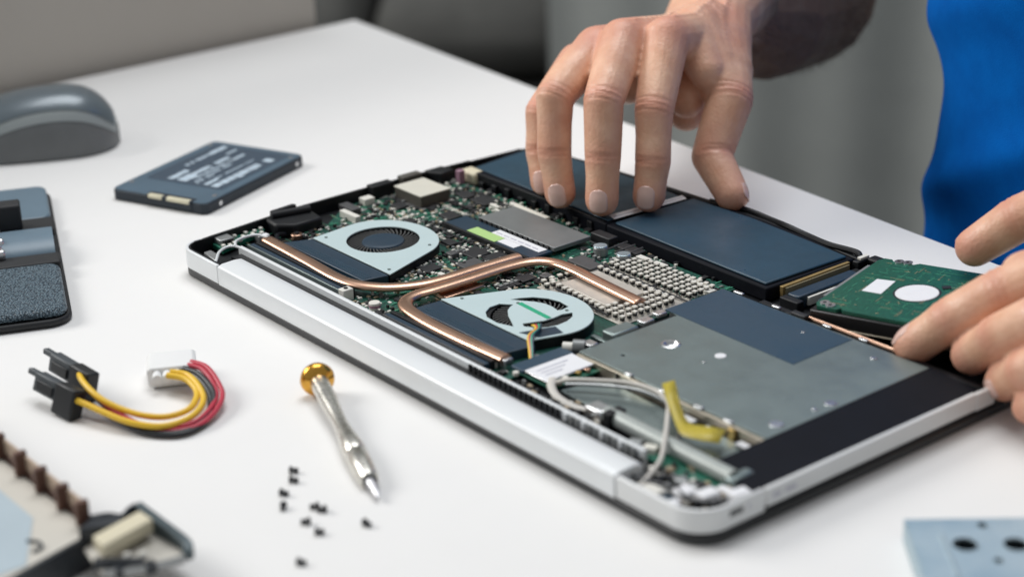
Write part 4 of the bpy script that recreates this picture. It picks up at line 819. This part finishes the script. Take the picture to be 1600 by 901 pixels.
round_cone(H, (97, 279, 50), 11, (72, 300, 70), 17); round_cone(H, (104, 272, 60), 10, (80, 305, 78), 17); round_cone(H, (88, 268, 58), 12, (66, 300, 74), 17)
# left palm, wrist, forearm, upper arm
vr, vu = Vector((440, 305, 84)), Vector((478, 285, 72))
for nm, w_ in (('index', vr), ('middle', vr*.65+vu*.35), ('ring', vr*.3+vu*.7), ('little', vu)):
    p, r = LH[nm][3]; round_cone(H, p, r, w_, 17)
t2 = Vector(LH['thumb'][2][0]); t3 = Vector(LH['thumb'][3][0]); i3 = Vector(LH['index'][3][0])
round_cone(H, t2*.6+i3*.4, 11, t3, 16); round_cone(H, t3, 16, vr, 18); round_cone(H, (381, 214, 51), 11.5, (402, 228, 60), 13); round_cone(H, (392, 240, 60), 12, t3, 15)
round_cone(H, vr, 19, (480, 352, 92), 26); round_cone(H, vu, 18, (512, 340, 84), 26); round_cone(H, (496, 346, 88), 30, (560, 440, 110), 42); round_cone(H, (560, 440, 110), 42, (600, 515, 130), 44); round_cone(H, (600, 515, 130), 46, (510, 545, 420), 60)
round_cone(H, (70, 545, 430), 62, (290, 545, 460), 90); round_cone(H, (290, 545, 460), 90, (510, 545, 420), 62)
bm_ = remesh(H, 'body', .95, 6)
nv = len(bm_.vertices); co = np.empty(nv*3); bm_.vertices.foreach_get('co', co); co = co.reshape(-1, 3)/S+np.array(OFF)
nr = np.empty(nv*3); bm_.vertex_normals.foreach_get('vector', nr) if hasattr(bm_, 'vertex_normals') else bm_.vertices.foreach_get('normal', nr); nr = nr.reshape(-1, 3)
red = np.zeros(nv); disp = np.zeros(nv)
for Hd, dors in ((RH, Vector((.45, -.82, .3))), (LH, Vector((-.25, -.75, .6)))):
    for nm, ch in Hd.items():
        dv = dors if nm != 'thumb' else (Vector((.8, -.1, .4)) if Hd is RH else Vector((-.1, -.5, .85)))
        for j in range(4):
            p = np.array(ch[j][0]); r = ch[j][1]
            a = np.array(ch[max(j-1, 0)][0]); b_ = np.array(ch[min(j+1, 3)][0]); t = (b_-a)/np.linalg.norm(b_-a)
            d3 = co-p; dist = np.linalg.norm(d3, axis=1); sel = dist < r*2.6
            q = d3[sel]; al = q@t; dd = np.array(dv)-t*(np.array(dv)@t); dd /= np.linalg.norm(dd)
            face = np.clip(nr[sel]@dd, 0, 1)
            if j in (1, 2):
                wv = np.exp(-(dist[sel]/(r*1.35))**4)*face**1.2
                amp = 1.1 if j == 2 else .95
                offs = (-3.4, -1.6, .2, 1.9, 3.6) if j == 2 else (-1.6, 0, 1.6)
                dsp = np.zeros(len(q))
                sidew = q@np.cross(t, dd)
                for k, of in enumerate(offs): dsp -= amp*(1.0 if abs(of) < 1 else .7)*np.exp(-((al-of-.03*sidew*((k % 2)*2-1))/.75)**2)
                disp[sel] += dsp*wv+.5*np.exp(-(al/4)**2)*wv
                red[sel] = np.maximum(red[sel], .62*np.exp(-(al/5.5)**2)*(.25+.75*face)*np.exp(-(dist[sel]/(r*1.5))**4))
            elif j == 3: red[sel] = np.maximum(red[sel], .8*np.exp(-(dist[sel]/(r*1.35))**4)*np.clip(nr[sel][:, 2], 0, 1))
            else: red[sel] = np.maximum(red[sel], .55*np.exp(-(dist[sel]/(r*1.25))**4))
for va in (((104, 262, 108), (96, 290, 112), (84, 315, 112), (60, 345, 108)), ((90, 246, 108), (82, 280, 110), (70, 312, 106), (40, 350, 104)), ((98, 270, 110), (82, 280, 110), (76, 300, 111)), ((120, 290, 78), (104, 300, 98), (84, 325, 108))):
    V_ = np.array([list(q) for q in spline(va, 8)])
    dm = np.full(nv, 1e9); sel = (co[:, 0] > 20) & (co[:, 0] < 150) & (co[:, 1] > 235) & (co[:, 1] < 360)
    cc = co[sel]; dd_ = np.min(np.linalg.norm((cc[:, None, :]-V_[None])[:, :, :2], axis=2), axis=1); disp[sel] += .9*np.exp(-(dd_/1.7)**2)*np.clip(nr[sel][:, 2], 0, 1)
co2 = (co+nr*disp[:, None]-np.array(OFF))*S
bm_.vertices.foreach_set('co', co2.ravel())
at_ = bm_.attributes.new('redness', 'FLOAT', 'POINT'); at_.data.foreach_set('value', red)
tn = np.clip((co[:, 1]-338)/45, 0, 1)*.85; at3 = bm_.attributes.new('tan', 'FLOAT', 'POINT'); at3.data.foreach_set('value', tn)  # arm skin darkened past the wrist to paint in its deep shade
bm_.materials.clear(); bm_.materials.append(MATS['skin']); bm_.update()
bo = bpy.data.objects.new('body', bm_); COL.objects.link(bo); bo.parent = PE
# fingernails
def nail(ch, dors, wd, ln, shift=1.0):
    tip, dip = Vector(ch[0][0]), Vector(ch[1][0]); r = ch[0][1]; t = (tip-dip).normalized(); d = (Vector(dors)-t*Vector(dors).dot(t)).normalized(); sd = t.cross(d)
    rc = r*.92; c = tip+t*shift+d*(r*.97-rc-.05)-OFF; vs = []; N, M = 10, 12
    for i in range(M+1):
        l = -1+2*i/M; wl = (1-abs(l)**(3.2 if l < 0 else 4.5))**.5 if abs(l) < 1 else 0; wl = max(wl, .25)
        for k in range(N+1):
            a = (-1+2*k/N)*wl*wd/2/rc
            bend = .035*(l*ln/2+ln*.2)**2 if l > -.4 else 0
            vs.append(c+t*(l*ln/2)+sd*rc*math.sin(a)+d*(rc*math.cos(a)-bend+.12))
    fs = [(i*(N+1)+k, i*(N+1)+k+1, (i+1)*(N+1)+k+1, (i+1)*(N+1)+k) for i in range(M) for k in range(N)]
    o = MB().add(vs, fs).build('fingernail', 'nail', PE, smooth=80); md = o.modifiers.new('t', 'SOLIDIFY'); md.thickness = .5*S; md.offset = 0
for nm, wd in (('index', 10.4), ('middle', 10.8), ('ring', 10.2), ('little', 8.2)): nail(RH[nm], (.52, -.8, .3), wd, 12.5)
nail(RH['thumb'], (.35, .75, .55), 12, 13)
nail(LH['index'], (-.85, -.45, .25), 11, 12.5); nail(LH['middle'], (-.2, .3, -.9), 11, 12.5); nail(LH['ring'], (-.75, -.2, -.65), 10, 12); nail(LH['thumb'], (-.15, .7, .6), 13, 13)
# hair on the right forearm
hr = MB(); rn = random.Random(21)
for _ in range(7000):
    t = rn.random()**.7; c = Vector((62, 330, 87)).lerp(Vector((-36, 515, 58)), .12+t*.88); rr = 20+31*min(1, t*1.25)
    axv = Vector((-.47, .87, -.14)).normalized(); u = axv.cross(Vector((0, 0, 1))).normalized(); v_ = u.cross(axv)
    an = rn.uniform(0, 2*PI); nrm_ = u*math.cos(an)+v_*math.sin(an); p = c+nrm_*(rr*.97)-OFF
    dirv = (axv*-.35+nrm_*.16+Vector((rn.uniform(-1, 1), rn.uniform(-1, 1), rn.uniform(-1, .2)))*.5).normalized(); L = rn.uniform(6, 14); sd = dirv.cross(nrm_).normalized()*.085
    q = p+dirv*L*.55; e = p+dirv*L-nrm_*L*.2
    hr.add([p-sd, p+sd, q+sd*.8, q-sd*.8, e], [(0, 1, 2, 3), (3, 2, 4)])
hr.build('arm_hair', 'arm_hair', PE, kind='stuff', smooth=0)
# blue shirt: torso with short sleeves and soft folds
SH = MB(); rings = []
tor = [(-520, 185, 118, 326, 490), (-250, 180, 112, 320, 488), (-100, 180, 112, 316, 486), (-20, 176, 110, 314, 485), (50, 170, 110, 315, 485), (110, 180, 116, 308, 488), (180, 194, 120, 302, 492), (300, 205, 128, 300, 505), (400, 205, 122, 295, 525), (470, 170, 105, 290, 540), (520, 90, 80, 290, 550)]
n = 48; vs = []
for z, a, b_, cx, cy in tor:
    for k in range(n):
        an = 2*PI*k/n; ca, sa = math.cos(an), math.sin(an)
        vs.append(Vector((cx+a*math.copysign(abs(ca)**.8, ca), cy+b_*math.copysign(abs(sa)**.8, sa), z))-OFF)
N = len(tor); SH.add(vs, [(i*n+k, i*n+(k+1) % n, (i+1)*n+(k+1) % n, (i+1)*n+k) for i in range(N-1) for k in range(n)]+[tuple(range(n-1, -1, -1)), tuple(range((N-1)*n, N*n))])
round_cone(SH, (110, 540, 420), 78, (0, 545, 290), 72); round_cone(SH, (470, 540, 420), 78, (545, 545, 270), 72)
shm = remesh(SH, 'shirt', 6, 8)
NV = len(shm.vertices); cs_ = np.empty(NV*3); shm.vertices.foreach_get('co', cs_); cs_ = cs_.reshape(-1, 3); ns_ = np.empty(NV*3); shm.vertices.foreach_get('normal', ns_); ns_ = ns_.reshape(-1, 3)
for i in range(NV):
    p = Vector(cs_[i]/S); f = noise.noise(Vector((p.x*.004+p.z*.006, p.y*.006, p.z*.004)))*9+noise.noise(Vector((p.x*.013-p.z*.016, p.y*.016, p.z*.010+5)))*5
    ridge = 6*math.exp(-((p.z-760-.55*(p.x+80))/14)**2)+5*math.exp(-((p.z-690-.75*(p.x+80))/11)**2)+5*math.exp(-((p.z-860-.4*(p.x+70))/16)**2)
    cs_[i] += ns_[i]*(.45*f+.9*ridge)*S
shm.vertices.foreach_set('co', cs_.ravel()); shm.update()
shm.materials.clear(); shm.materials.append(MATS['shirt_blue'])
so = bpy.data.objects.new('shirt', shm); COL.objects.link(so); so.parent = PE; md = so.modifiers.new('sub', 'SUBSURF'); md.levels = 1; md.render_levels = 1
